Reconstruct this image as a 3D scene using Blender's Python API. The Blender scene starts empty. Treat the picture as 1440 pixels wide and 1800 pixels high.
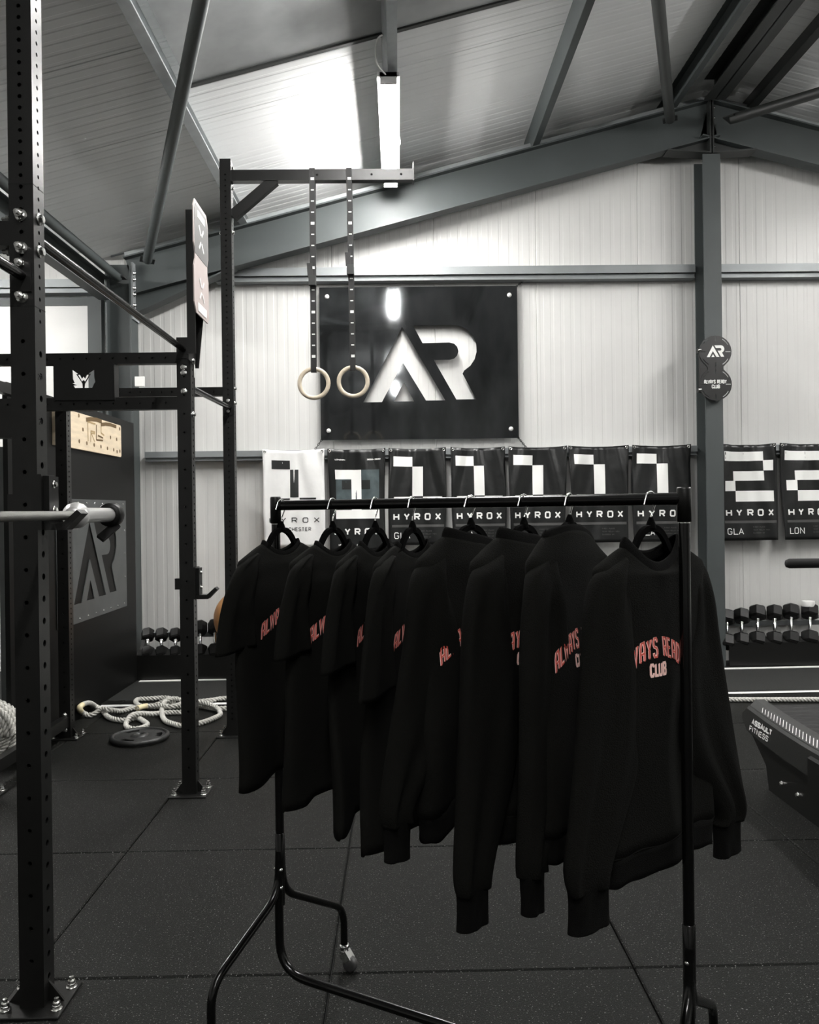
import bpy, math, random
from mathutils import Vector, Matrix

random.seed(7)
PI = math.pi
scene = bpy.context.scene
COL = scene.collection

# ------------------------------------------------------------------ camera
F = 1440.0                       # focal length in pixels (image 1440 x 1800)
CAM = Vector((0.0, 0.0, 1.52))
YAW, PITCH, ROLL = 0.0139, -0.0028, 0.0125
fwd = Vector((math.sin(YAW) * math.cos(PITCH), math.cos(YAW) * math.cos(PITCH), math.sin(PITCH)))
rt0 = Vector((math.cos(YAW), -math.sin(YAW), 0))
up0 = rt0.cross(fwd)
rt = rt0 * math.cos(ROLL) - up0 * math.sin(ROLL)
up = up0 * math.cos(ROLL) + rt0 * math.sin(ROLL)
cd = bpy.data.cameras.new('camera')
cd.sensor_fit = 'HORIZONTAL'
cd.sensor_width = 36.0
cd.lens = 36.0 * F / 1440.0
cd.clip_start = 0.05
cd.clip_end = 100
cam = bpy.data.objects.new('camera', cd)
COL.objects.link(cam)
cam.matrix_world = Matrix(((rt.x, up.x, -fwd.x, CAM.x), (rt.y, up.y, -fwd.y, CAM.y), (rt.z, up.z, -fwd.z, CAM.z), (0, 0, 0, 1)))
scene.camera = cam


def ray(u, v):
    return fwd + rt * ((u - 720) / F) - up * ((v - 900) / F)


def at(u, v, Y):
    """point at distance Y from the camera's wall-parallel plane that is seen at photo position u, v"""
    d = ray(u, v)
    return CAM + d * (Y / d.y)


def gnd(u, v, z=0.0):
    d = ray(u, v)
    return CAM + d * ((z - CAM.z) / d.z)


# ------------------------------------------------------------------ world, exposure
w = bpy.data.worlds.new('world')
scene.world = w
w.use_nodes = True
w.node_tree.nodes['Background'].inputs[0].default_value = (0.55, 0.6, 0.62, 1)
w.node_tree.nodes['Background'].inputs[1].default_value = 0.02
vs = scene.view_settings
vs.view_transform = 'Standard'
vs.look = 'None'
vs.gamma = 1.0
vs.use_curve_mapping = False
vs.exposure = 2.0
TUBE_EMIT = 60.0                 # strength of every ceiling tube
# the tubes themselves are built with the ceiling below (led_batten)

# ------------------------------------------------------------------ materials
MATS = {}


def mat(name, col, rough=0.5, metal=0.0, spec=0.5, var=0.0, vscale=8.0, bump=0.0, bscale=60.0, emit=0.0, speck=0.0, sscale=300.0, rvar=0.0, coat=0.0, stretch=None, sheen=0.0):
    if name in MATS:
        return MATS[name]
    m = bpy.data.materials.new(name)
    m.use_nodes = True
    nt = m.node_tree
    b = nt.nodes['Principled BSDF']
    b.inputs['Base Color'].default_value = (*col, 1)
    b.inputs['Roughness'].default_value = rough
    b.inputs['Metallic'].default_value = metal
    b.inputs['Specular IOR Level'].default_value = spec
    b.inputs['Coat Weight'].default_value = coat
    if sheen:
        b.inputs['Sheen Weight'].default_value = sheen
        b.inputs['Sheen Roughness'].default_value = 0.6
    if emit:
        b.inputs['Emission Color'].default_value = (1.0, 0.985, 0.96, 1)
        b.inputs['Emission Strength'].default_value = emit
    tc = nt.nodes.new('ShaderNodeTexCoord')
    src = tc.outputs['Object']
    if stretch:
        mp = nt.nodes.new('ShaderNodeMapping')
        mp.inputs['Scale'].default_value = stretch
        nt.links.new(src, mp.inputs['Vector'])
        src = mp.outputs['Vector']

    def noise(scale, detail=4.0):
        n = nt.nodes.new('ShaderNodeTexNoise')
        n.inputs['Scale'].default_value = scale
        n.inputs['Detail'].default_value = detail
        nt.links.new(src, n.inputs['Vector'])
        return n
    colsock = None
    if var:
        n = noise(vscale)
        r = nt.nodes.new('ShaderNodeValToRGB')
        r.color_ramp.elements[0].position = 0.3
        r.color_ramp.elements[1].position = 0.7
        r.color_ramp.elements[0].color = (*[c * (1 - var) for c in col], 1)
        r.color_ramp.elements[1].color = (*[min(1, c * (1 + var)) for c in col], 1)
        nt.links.new(n.outputs['Fac'], r.inputs['Fac'])
        colsock = r.outputs['Color']
        if rvar:
            mr = nt.nodes.new('ShaderNodeMapRange')
            mr.inputs['To Min'].default_value = rough - rvar
            mr.inputs['To Max'].default_value = rough + rvar
            nt.links.new(n.outputs['Fac'], mr.inputs['Value'])
            nt.links.new(mr.outputs['Result'], b.inputs['Roughness'])
    if speck:
        n = noise(sscale, 1.0)
        r = nt.nodes.new('ShaderNodeValToRGB')
        r.color_ramp.elements[0].position = 0.665
        r.color_ramp.elements[1].position = 0.72
        r.color_ramp.elements[0].color = (0, 0, 0, 1)
        r.color_ramp.elements[1].color = (1, 1, 1, 1)
        nt.links.new(n.outputs['Fac'], r.inputs['Fac'])
        mx = nt.nodes.new('ShaderNodeMix')
        mx.data_type = 'RGBA'
        nt.links.new(r.outputs['Color'], mx.inputs['Factor'])
        if colsock:
            nt.links.new(colsock, mx.inputs['A'])
        else:
            mx.inputs['A'].default_value = (*col, 1)
        mx.inputs['B'].default_value = (speck, speck, speck * 0.97, 1)
        colsock = mx.outputs['Result']
    if colsock:
        nt.links.new(colsock, b.inputs['Base Color'])
    if bump:
        n = noise(bscale, 3.0)
        bp = nt.nodes.new('ShaderNodeBump')
        bp.inputs['Strength'].default_value = bump
        bp.inputs['Distance'].default_value = 0.01
        nt.links.new(n.outputs['Fac'], bp.inputs['Height'])
        nt.links.new(bp.outputs['Normal'], b.inputs['Normal'])
    MATS[name] = m
    return m


M_WALL = mat('white_cladding', (0.56, 0.56, 0.545), 0.42, var=0.03, vscale=2)
M_ROOF = mat('white_roof_liner', (0.77, 0.78, 0.78), 0.4, var=0.05, vscale=1.5)
M_ROOFL = mat('dull_rooflight_sheet', (0.3, 0.31, 0.31), 0.3, var=0.3, vscale=2.2, bump=0.12, bscale=5)
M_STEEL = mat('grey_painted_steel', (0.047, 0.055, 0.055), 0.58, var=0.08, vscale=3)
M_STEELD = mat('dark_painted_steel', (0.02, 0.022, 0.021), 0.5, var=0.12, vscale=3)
M_GALV = mat('galvanised_steel', (0.34, 0.36, 0.365), 0.45, metal=0.5, var=0.12, vscale=9)
M_GIRT = mat('galvanised_girt', (0.22, 0.235, 0.24), 0.5, metal=0.35, var=0.06, vscale=5)
M_TILE = mat('black_rubber_tile', (0.0036, 0.0039, 0.0031), 0.5, spec=0.15, var=0.18, vscale=2.5, bump=0.5, bscale=260, speck=0.2, sscale=170)
M_SLAB = mat('slab_under_tiles', (0.004, 0.004, 0.004), 0.9)
M_TURF = mat('dark_track_surface', (0.012, 0.0128, 0.0115), 0.8, var=0.35, vscale=60, bump=0.6, bscale=200)
M_TAPE = mat('white_tape', (0.82, 0.82, 0.8), 0.5)
M_BLACK = mat('black_powder_coat', (0.0045, 0.0045, 0.0041), 0.34, spec=0.42, bump=0.08, bscale=400)
M_BLACKG = mat('gloss_black_tube', (0.0016, 0.0016, 0.0015), 0.2, spec=0.4)
M_HOLE = mat('bolt_hole_dark', (0.002, 0.002, 0.002), 0.9)
M_BOLT = mat('zinc_bolt', (0.72, 0.72, 0.7), 0.25, metal=1.0)
M_CHROME = mat('chrome', (0.8, 0.8, 0.79), 0.12, metal=1.0)
M_SATIN = mat('satin_chrome', (0.7, 0.7, 0.69), 0.28, metal=0.6)
M_KNURL = mat('knurled_steel_shaft', (0.2, 0.2, 0.19), 0.4, metal=0.9, bump=0.5, bscale=500)
M_BOARD = mat('black_board', (0.003, 0.0031, 0.0028), 0.5, spec=0.2, var=0.15, vscale=2)
M_PLATE = mat('dark_steel_sheet', (0.055, 0.058, 0.06), 0.06, metal=0.85, spec=0.5, var=0.4, vscale=2.5, stretch=(1.5, 0.6, 1), rvar=0.04, bump=0.006, bscale=3)
M_PLATEG = mat('grey_steel_sheet', (0.075, 0.081, 0.08), 0.4, metal=0.3, var=0.12, vscale=6)
M_PLY = mat('birch_plywood', (0.66, 0.55, 0.4), 0.55, var=0.1, vscale=6, stretch=(1, 1, 6))
M_PLYD = mat('scorched_groove', (0.12, 0.075, 0.03), 0.8)
M_RING = mat('beech_ring', (0.62, 0.54, 0.42), 0.45, var=0.12, vscale=20, bump=0.1, bscale=90)
M_STRAP = mat('black_webbing', (0.004, 0.004, 0.0038), 0.5, bump=0.3, bscale=300)
M_STITCH = mat('white_print', (0.8, 0.8, 0.78), 0.6)
M_FLAGB = mat('black_banner_cloth', (0.005, 0.0055, 0.0055), 0.38, spec=0.45, var=0.2, vscale=9, bump=0.25, bscale=14)
M_FLAGW = mat('white_banner_cloth', (0.72, 0.72, 0.71), 0.5, var=0.04, vscale=6, bump=0.25, bscale=14)
M_FLAGG = mat('smoke_grey_print', (0.055, 0.075, 0.08), 0.45, var=0.3, vscale=12)
M_FLAGM = mat('mid_grey_print', (0.06, 0.06, 0.058), 0.5)
M_PRINTD = mat('dark_print', (0.008, 0.009, 0.009), 0.5)
M_TEE = mat('black_cotton_jersey', (0.0050, 0.0050, 0.0043), 0.95, spec=0.08, bump=0.25, bscale=500)
M_SWEAT = mat('black_brushed_fleece', (0.0046, 0.0046, 0.0039), 0.97, spec=0.08, bump=0.35, bscale=350)
M_RIB = mat('black_ribbed_knit', (0.003, 0.003, 0.0027), 0.95, spec=0.08, bump=0.5, bscale=600)
M_RED = mat('dark_red_print', (0.62, 0.09, 0.065), 0.35, spec=0.7)
M_PINK = mat('pale_salmon_print_outline', (0.97, 0.66, 0.6), 0.3, spec=0.8)
M_VELVET = mat('black_flocked_hanger', (0.0015, 0.0015, 0.0015), 0.95, spec=0.04)
M_ROPE = mat('off_white_rope', (0.6, 0.59, 0.55), 0.85, var=0.15, vscale=60, bump=0.6, bscale=250)
M_ROPEP = mat('yellow_rope_tape', (0.75, 0.66, 0.42), 0.6)
M_IRON = mat('grey_black_cast_plate', (0.02, 0.0205, 0.02), 0.38, spec=0.5, var=0.3, vscale=12, bump=0.2, bscale=40)
M_RUB = mat('black_rubber_head', (0.003, 0.003, 0.0028), 0.42, spec=0.25)
M_TAN = mat('tan_ball_skin', (0.55, 0.26, 0.09), 0.5, bump=0.1, bscale=80)
M_TREAD = mat('charcoal_plastic_cover', (0.011, 0.0115, 0.0105), 0.5, bump=0.1, bscale=150)
M_TREADB = mat('black_slat_belt', (0.005, 0.005, 0.005), 0.6)
M_TREADG = mat('grey_step_strip', (0.03, 0.03, 0.029), 0.45)
M_FOAM = mat('black_foam_grip', (0.004, 0.004, 0.0038), 0.8)
M_TARGETP = mat('pale_target_face', (0.42, 0.365, 0.35), 0.45)
M_TARGETG = mat('grey_target_face', (0.13, 0.127, 0.125), 0.4)
M_LAMP = mat('lit_tube_diffuser', (0.9, 0.9, 0.9), 0.4, emit=TUBE_EMIT)
M_LAMPB = mat('white_batten_body', (0.75, 0.75, 0.74), 0.4)
M_WHITE = mat('white_plastic', (0.75, 0.75, 0.73), 0.4)
M_WHEEL = mat('grey_caster_wheel', (0.05, 0.05, 0.05), 0.4)


# ------------------------------------------------------------------ mesh helpers
class MB:
    def __init__(s):
        s.v, s.f, s.sm = [], [], []

    def add(s, vs_, fs, smooth=False):
        n = len(s.v)
        s.v += [tuple(p) for p in vs_]
        s.f += [tuple(i + n for i in f) for f in fs]
        s.sm += [smooth] * len(fs)
        return s

    def box(s, x0, x1, y0, y1, z0, z1):
        v = [(x0, y0, z0), (x1, y0, z0), (x1, y1, z0), (x0, y1, z0), (x0, y0, z1), (x1, y0, z1), (x1, y1, z1), (x0, y1, z1)]
        return s.add(v, [(0, 3, 2, 1), (4, 5, 6, 7), (0, 1, 5, 4), (1, 2, 6, 5), (2, 3, 7, 6), (3, 0, 4, 7)])

    def bbox(s, x0, x1, y0, y1, z0, z1, b=0.004):
        """box with chamfered top edges"""
        v = [(x0, y0, z0), (x1, y0, z0), (x1, y1, z0), (x0, y1, z0), (x0, y0, z1 - b), (x1, y0, z1 - b), (x1, y1, z1 - b), (x0, y1, z1 - b),
             (x0 + b, y0 + b, z1), (x1 - b, y0 + b, z1), (x1 - b, y1 - b, z1), (x0 + b, y1 - b, z1)]
        return s.add(v, [(0, 3, 2, 1), (8, 9, 10, 11), (0, 1, 5, 4), (1, 2, 6, 5), (2, 3, 7, 6), (3, 0, 4, 7), (4, 5, 9, 8), (5, 6, 10, 9), (6, 7, 11, 10), (7, 4, 8, 11)])

    def bar(s, a, b, wx, wy, upv=(0, 0, 1)):
        """rectangular bar from a to b; wx across, wy along up"""
        a, b = Vector(a), Vector(b)
        d = (b - a).normalized()
        sx = d.cross(Vector(upv))
        if sx.length < 1e-5:
            sx = d.cross(Vector((1, 0, 0)))
        sx.normalize()
        sy = sx.cross(d)
        v = []
        for p in (a, b):
            for i, j in ((-1, -1), (1, -1), (1, 1), (-1, 1)):
                v.append(p + sx * (i * wx / 2) + sy * (j * wy / 2))
        return s.add(v, [(0, 3, 2, 1), (4, 5, 6, 7), (0, 1, 5, 4), (1, 2, 6, 5), (2, 3, 7, 6), (3, 0, 4, 7)])

    def tube(s, path, r, n=12, caps=True, closed=False, smooth=True):
        pts = [Vector(p) for p in path]
        m = len(pts)
        rs = r if isinstance(r, (list, tuple)) else [r] * m
        tang = []
        for i in range(m):
            if closed:
                t = pts[(i + 1) % m] - pts[(i - 1) % m]
            else:
                t = pts[min(i + 1, m - 1)] - pts[max(i - 1, 0)]
            tang.append(t.normalized())
        ref = Vector((0, 0, 1)) if abs(tang[0].z) < 0.9 else Vector((1, 0, 0))
        nx = tang[0].cross(ref).normalized()
        vs_, fs = [], []
        for i in range(m):
            t = tang[i]
            nx = (nx - t * nx.dot(t)).normalized()
            ny = t.cross(nx)
            for k in range(n):
                a = 2 * PI * k / n
                vs_.append(pts[i] + (nx * math.cos(a) + ny * math.sin(a)) * rs[i])
        for i in range(m if closed else m - 1):
            j = (i + 1) % m
            for k in range(n):
                k2 = (k + 1) % n
                fs.append((i * n + k, i * n + k2, j * n + k2, j * n + k))
        s.add(vs_, fs, smooth)
        if caps and not closed:
            s.add(vs_[:n], [tuple(range(n - 1, -1, -1))])
            s.add(vs_[-n:], [tuple(range(n))])
        return s

    def lathe(s, prof, c, ax=(0, 0, 1), n=16, smooth=True):
        """profile of (radius, height) turned about an axis through c"""
        ax = Vector(ax).normalized()
        ref = Vector((0, 0, 1)) if abs(ax.z) < 0.9 else Vector((1, 0, 0))
        e1 = ax.cross(ref).normalized()
        e2 = ax.cross(e1)
        c = Vector(c)
        vs_, fs = [], []
        for r, h in prof:
            for k in range(n):
                a = 2 * PI * k / n
                vs_.append(c + ax * h + (e1 * math.cos(a) + e2 * math.sin(a)) * r)
        for i in range(len(prof) - 1):
            for k in range(n):
                k2 = (k + 1) % n
                fs.append((i * n + k, i * n + k2, (i + 1) * n + k2, (i + 1) * n + k))
        return s.add(vs_, fs, smooth)

    def prism(s, poly, o, ex, ey, en, t):
        """convex or simple polygon (2-D) placed at o with axes ex, ey and thickness t along en"""
        o, ex, ey, en = Vector(o), Vector(ex), Vector(ey), Vector(en)
        n = len(poly)
        a = [o + ex * x + ey * y for x, y in poly]
        b = [p + en * t for p in a]
        fs = [tuple(range(n - 1, -1, -1)), tuple(range(n, 2 * n))]
        fs += [(i, (i + 1) % n, n + (i + 1) % n, n + i) for i in range(n)]
        return s.add(a + b, fs)

    def build(s, name, m, parent=None, loc=None):
        me = bpy.data.meshes.new(name)
        me.from_pydata(s.v, [], s.f)
        me.polygons.foreach_set('use_smooth', s.sm)
        me.materials.append(m)
        me.update()
        return link(name, me, parent, loc)


def link(name, me, parent=None, loc=None):
    o = bpy.data.objects.new(name, me)
    COL.objects.link(o)
    if parent is not None:
        o.parent = parent
    if loc is not None:
        o.location = loc
    return o


def tag(o, label, cat, group=None):
    o['label'] = label
    o['category'] = cat
    if group:
        o['group'] = group
    return o


def thing(name, label, cat, loc=(0, 0, 0), rz=0.0, group=None):
    o = bpy.data.objects.new(name, None)
    o.empty_display_size = 0.1
    COL.objects.link(o)
    o.location = loc
    o.rotation_euler = (0, 0, rz)
    return tag(o, label, cat, group)


def struct(o):
    o['kind'] = 'structure'
    return o


def local(o, p):
    """world point into the frame of an unrotated thing"""
    return Vector(p) - Vector(o.location)


def smooth_path(pts, n=8, closed=False):
    """Catmull-Rom through the points"""
    P = [Vector(p) for p in pts]
    out = []
    m = len(P)
    for i in range(m if closed else m - 1):
        if closed:
            p0, p1, p2, p3 = P[(i - 1) % m], P[i], P[(i + 1) % m], P[(i + 2) % m]
        else:
            p0, p1, p2, p3 = P[max(i - 1, 0)], P[i], P[i + 1], P[min(i + 2, m - 1)]
        for k in range(n):
            t = k / n
            out.append(0.5 * ((2 * p1) + (p2 - p0) * t + (2 * p0 - 5 * p1 + 4 * p2 - p3) * t * t + (3 * p1 - p0 - 3 * p2 + p3) * t ** 3))
    if not closed:
        out.append(P[-1])
    return out


def fillet(pts, r, n=6):
    """polyline with rounded corners"""
    P = [Vector(p) for p in pts]
    out = [P[0]]
    for i in range(1, len(P) - 1):
        a, b, c = P[i - 1], P[i], P[i + 1]
        d1, d2 = (a - b), (c - b)
        rr = min(r, d1.length * 0.48, d2.length * 0.48)
        s, e = b + d1.normalized() * rr, b + d2.normalized() * rr
        for k in range(n + 1):
            t = k / n
            out.append(s * (1 - t) ** 2 + b * 2 * t * (1 - t) + e * t * t)
    out.append(P[-1])
    return out


def plate_with_holes(name, outline, holes, t, m, parent=None):
    """flat sheet in x-y with real cut-outs, thickness t (z -t/2 .. t/2)"""
    cu = bpy.data.curves.new(name, 'CURVE')
    cu.dimensions = '2D'
    cu.fill_mode = 'BOTH'
    cu.extrude = t / 2
    for poly in [outline] + holes:
        sp = cu.splines.new('POLY')
        sp.points.add(len(poly) - 1)
        for p, (x, y) in zip(sp.points, poly):
            p.co = (x, y, 0, 1)
        sp.use_cyclic_u = True
    tmp = bpy.data.objects.new('tmp_curve', cu)
    COL.objects.link(tmp)
    dg = bpy.context.evaluated_depsgraph_get()
    me = bpy.data.meshes.new_from_object(tmp.evaluated_get(dg))
    bpy.data.objects.remove(tmp)
    bpy.data.curves.remove(cu)
    me.materials.clear()
    me.materials.append(m)
    me.name = name
    return link(name, me, parent)


def frame_matrix(o, ex, ey, en):
    ex, ey, en = Vector(ex), Vector(ey), Vector(en)
    return Matrix(((ex.x, ey.x, en.x, o[0]), (ex.y, ey.y, en.y, o[1]), (ex.z, ey.z, en.z, o[2]), (0, 0, 0, 1)))


# ------------------------------------------------------------------ stroke lettering
GL = {
    'A': [[(0, 0), (.5, 1), (1, 0)], [(.2, .33), (.8, .33)]],
    'a': [[(0, 0), (0, .72), (.2, 1), (.8, 1), (1, .72), (1, 0)], [(0, .42), (1, .42)]],
    'B': [[(0, .52), (.75, .52), (1, .36), (1, .14), (.78, 0), (0, 0), (0, 1), (.72, 1), (.95, .87), (.95, .66), (.75, .52)]],
    'C': [[(1, .76), (1, .86), (.8, 1), (.2, 1), (0, .84), (0, .16), (.2, 0), (.8, 0), (1, .14), (1, .26)]],
    'D': [[(0, 0), (0, 1), (.65, 1), (1, .78), (1, .22), (.65, 0), (0, 0)]],
    'E': [[(1, 1), (0, 1), (0, 0), (1, 0)], [(0, .52), (.85, .52)]],
    'F': [[(1, 1), (0, 1), (0, 0)], [(0, .5), (.85, .5)]],
    'G': [[(1, .8), (.8, 1), (.2, 1), (0, .82), (0, .18), (.2, 0), (.8, 0), (1, .18), (1, .45), (.55, .45)]],
    'H': [[(0, 0), (0, 1)], [(1, 0), (1, 1)], [(0, .5), (1, .5)]],
    'I': [[(.5, 0), (.5, 1)]],
    'K': [[(0, 0), (0, 1)], [(1, 1), (0, .45)], [(.25, .6), (1, 0)]],
    'L': [[(0, 1), (0, 0), (1, 0)]],
    'M': [[(0, 0), (0, 1), (.5, .4), (1, 1), (1, 0)]],
    'N': [[(0, 0), (0, 1), (1, 0), (1, 1)]],
    'O': [[(.5, 1), (.18, 1), (0, .84), (0, .16), (.18, 0), (.82, 0), (1, .16), (1, .84), (.82, 1), (.5, 1)]],
    'P': [[(0, 0), (0, 1), (.78, 1), (1, .86), (1, .6), (.78, .46), (0, .46)]],
    'R': [[(0, 0), (0, 1), (.78, 1), (1, .86), (1, .62), (.78, .48), (0, .48)], [(.5, .48), (1, 0)]],
    'S': [[(1, .78), (1, .88), (.8, 1), (.2, 1), (0, .86), (0, .66), (.2, .54), (.8, .46), (1, .34), (1, .14), (.8, 0), (.2, 0), (0, .12), (0, .22)]],
    'T': [[(0, 1), (1, 1)], [(.5, 1), (.5, 0)]],
    'U': [[(0, 1), (0, .16), (.2, 0), (.8, 0), (1, .16), (1, 1)]],
    'W': [[(0, 1), (.22, 0), (.5, .8), (.78, 0), (1, 1)]],
    'X': [[(0, 0), (1, 1)], [(0, 1), (1, 0)]],
    'Y': [[(0, 1), (.5, .46), (1, 1)], [(.5, .46), (.5, 0)]],
    '0': [[(.5, 1), (.18, 1), (0, .84), (0, .16), (.18, 0), (.82, 0), (1, .16), (1, .84), (.82, 1), (.5, 1)]],
    '1': [[(.15, .75), (.55, 1), (.55, 0)]],
    '2': [[(0, .8), (.2, 1), (.8, 1), (1, .84), (1, .62), (0, 0), (1, 0)]],
    '3': [[(0, 1), (1, 1), (.5, .58), (.8, .56), (1, .4), (1, .14), (.8, 0), (.2, 0), (0, .14)]],
    '9': [[(1, .45), (.2, .45), (0, .6), (0, .86), (.2, 1), (.8, 1), (1, .86), (1, .3), (.5, 0)]],
    '-': [[(.1, .5), (.9, .5)]],
}


def ribbon(pl, wd, sub):
    """mitred ribbon of width wd along a polyline, split into short pieces"""
    P = [Vector((x, y)) for x, y in pl]
    n = len(P)
    closed = (P[0] - P[-1]).length < 1e-6
    offs = []
    for i in range(n):
        if closed and i in (0, n - 1):
            d1, d2 = (P[0] - P[-2]).normalized(), (P[1] - P[0]).normalized()
        else:
            d1 = (P[i] - P[i - 1]).normalized() if i > 0 else None
            d2 = (P[i + 1] - P[i]).normalized() if i < n - 1 else None
        d1 = d1 or d2
        d2 = d2 or d1
        n1, n2 = Vector((-d1.y, d1.x)), Vector((-d2.y, d2.x))
        b = n1 + n2
        b = n1 if b.length < 0.2 else b.normalized()
        k = 1.0 / max(0.5, b.dot(n1))
        offs.append(b * (wd / 2 * k))
    vs_, fs = [], []
    for i in range(n - 1):
        m = max(1, int(math.ceil((P[i + 1] - P[i]).length / sub)))
        base = len(vs_)
        for k in range(m + 1):
            t = k / m
            p = P[i].lerp(P[i + 1], t)
            o = offs[i].lerp(offs[i + 1], t)
            vs_ += [p + o, p - o]
        for k in range(m):
            a = base + 2 * k
            fs.append((a, a + 1, a + 3, a + 2))
    return vs_, fs


def text2d(txt, h, lw, gap, wd, sub=0.01, align='c'):
    """stroke text: letters of height h, width lw, gap between; baseline at y = 0"""
    vs_, fs = [], []
    x = 0.0
    for ch in txt:
        if ch == ' ':
            x += lw * 0.7 + gap
            continue
        k = 0.25 if ch in 'I1' else (1.35 if ch in 'WM' else 1.0)
        for pl in GL[ch]:
            q = [(x + (px if ch not in 'I1' else px) * lw * k, wd / 2 + py * (h - wd)) for px, py in pl]
            v, f = ribbon(q, wd, sub)
            b = len(vs_)
            vs_ += v
            fs += [tuple(i + b for i in g) for g in f]
        x += lw * k + (gap if ch != 'L' else gap * 0.45)
    tot = x - gap
    dx = -tot / 2 if align == 'c' else 0
    return [(p.x + dx, p.y) for p in vs_], fs, tot


def text_obj(name, txt, h, lw, gap, wd, m, fn, parent, align='c', sub=0.01):
    v, f, _ = text2d(txt, h, lw, gap, wd, sub, align)
    return MB().add([fn(x, y) for x, y in v], f).build(name, m, parent)


# the AR sign, drawn in photo-like units (0..1 wide)
def ar_polys():
    A = [(980, 970), (1210, 1372), (1105, 1372), (982, 1165), (865, 1378), (765, 1378)]
    T = [(985, 1272), (1040, 1375), (930, 1375)]
    R = [(1040, 965), (1265, 965)]
    for k in range(1, 9):                       # outer bowl
        a = PI / 2 - k / 8 * 1.1 * PI * 0.78
        R.append((1262 + 122 * math.cos(a), 1094 - 129 * math.sin(a)))
    R += [(1305, 1228), (1378, 1367), (1270, 1368), (1150, 1152), (1235, 1152)]
    for k in range(1, 6):
        a = -PI / 2 + k / 6 * PI
        R.append((1238 + 46 * math.cos(a), 1105 - 47 * math.sin(a)))
    R += [(1235, 1058), (1090, 1060)]
    cx, cy, sc = 1073.0, 1170.0, 620.0
    return [[((x - cx) / sc, -(y - cy) / sc) for x, y in p] for p in (A, T, R)]


AR = ar_polys()
SLOPE = 0.261
RIDGE_X = 3.0


def rafter_z(x):
    """top of the rafters"""
    return 4.58 + SLOPE * RIDGE_X - SLOPE * abs(x - RIDGE_X)


def roof_z(x):
    """underside of the roof sheets"""
    return rafter_z(x) + 0.155


EAVE_X = -2.72
WALL_Y = 8.0

# ------------------------------------------------------------------ floor
fl = MB().box(-8, 9, -8, 8.4, -0.14, -0.022).build('floor', M_SLAB)
struct(fl)
tile_me = MB().bbox(-0.4975, 0.4975, -0.4975, 0.4975, -0.022, 0.0, 0.005)
proto = tile_me.build('rubber_tile', M_TILE, fl)
X0, Y0 = -1.24, 2.69
first = True
for iy in range(-3, 4):
    for ix in range(-3, 6):
        x, y = X0 + ix + 0.5, Y0 + iy + 0.5
        o = proto if first else link('rubber_tile', proto.data, fl)
        first = False
        o.location = (x, y, random.uniform(-0.0006, 0.0006))
        o.rotation_euler = (0, 0, random.choice((0, PI / 2, PI, -PI / 2)) + random.uniform(-0.0008, 0.0008))
tr = MB().box(-6, 8, 6.695, 8.0, -0.021, -0.003).build('track_strip', M_TURF, fl)
# white lane lines on the floor
def lane(label, a, b):
    a, b = Vector(a), Vector(b)
    d = (b - a).normalized() * 0.0
    o = MB().bar((a.x, a.y, -0.0006), (b.x, b.y, -0.0006), 0.06, 0.0036).build('floor_line', M_TAPE)
    tag(o, label, 'floor line', 'white lane lines')
    return o


lane('white tape line on floor running along the foot of the dumbbell racks', (-2.36, 7.44), (4.9, 7.66))
lane('white tape line on floor passing under the white rope, nearer of two lane lines', (-2.37, 6.50), (4.9, 6.655))

# ------------------------------------------------------------------ back wall
wb = MB().box(-6.0, 9.0, WALL_Y + 0.06, WALL_Y + 0.14, 0, 3.2).build('wall_back', M_WALL)
struct(wb)


def profile(width, pitch, groove, depth, seam):
    """(across, inward) points of a micro-ribbed sheet"""
    pts = [(0.0, seam), (0.006, 0.0)]
    n = int(round(width / pitch))
    p = width / n
    for i in range(n):
        c = (i + 0.5) * p
        pts += [(c - groove / 2 - 0.008, 0), (c - groove / 2, depth), (c + groove / 2, depth), (c + groove / 2 + 0.008, 0)]
    pts += [(width - 0.006, 0.0), (width, seam)]
    return pts


def wall_panel(x0, width):
    pr = profile(width, 0.1, 0.026, 0.0016, 0.006)
    vs_, fs = [], []
    n = len(pr)
    for c, d in pr:
        x = x0 + c
        top = roof_z(x) - 0.01 if x > EAVE_X - 0.05 else 4.05
        vs_ += [(x, WALL_Y + d, 0.0), (x, WALL_Y + d, top), (x, WALL_Y + 0.055, 0.0), (x, WALL_Y + 0.055, top)]
    for i in range(n - 1):
        a, b = 4 * i, 4 * i + 4
        fs += [(a, b, b + 1, a + 1), (a + 2, a + 3, b + 3, b + 2), (a + 1, b + 1, b + 3, a + 3)]
    MB().add(vs_, fs).build('wall_panel', M_WALL, wb)


x = -5.62
while x < 6.5:
    wall_panel(x, 1.0)
    x += 1.0
# the parts of the hall the camera does not look at
struct(MB().box(-6.1, -6.0, -8, 8.1, 0, 4.6).build('wall_left', M_WALL))
struct(MB().box(8.9, 9.0, -8, 8.1, 0, 4.2).build('wall_right', M_WALL))
struct(MB().box(-6.1, 9.0, -8.1, -8.0, 0, 5.8).build('wall_front', M_WALL))

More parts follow.
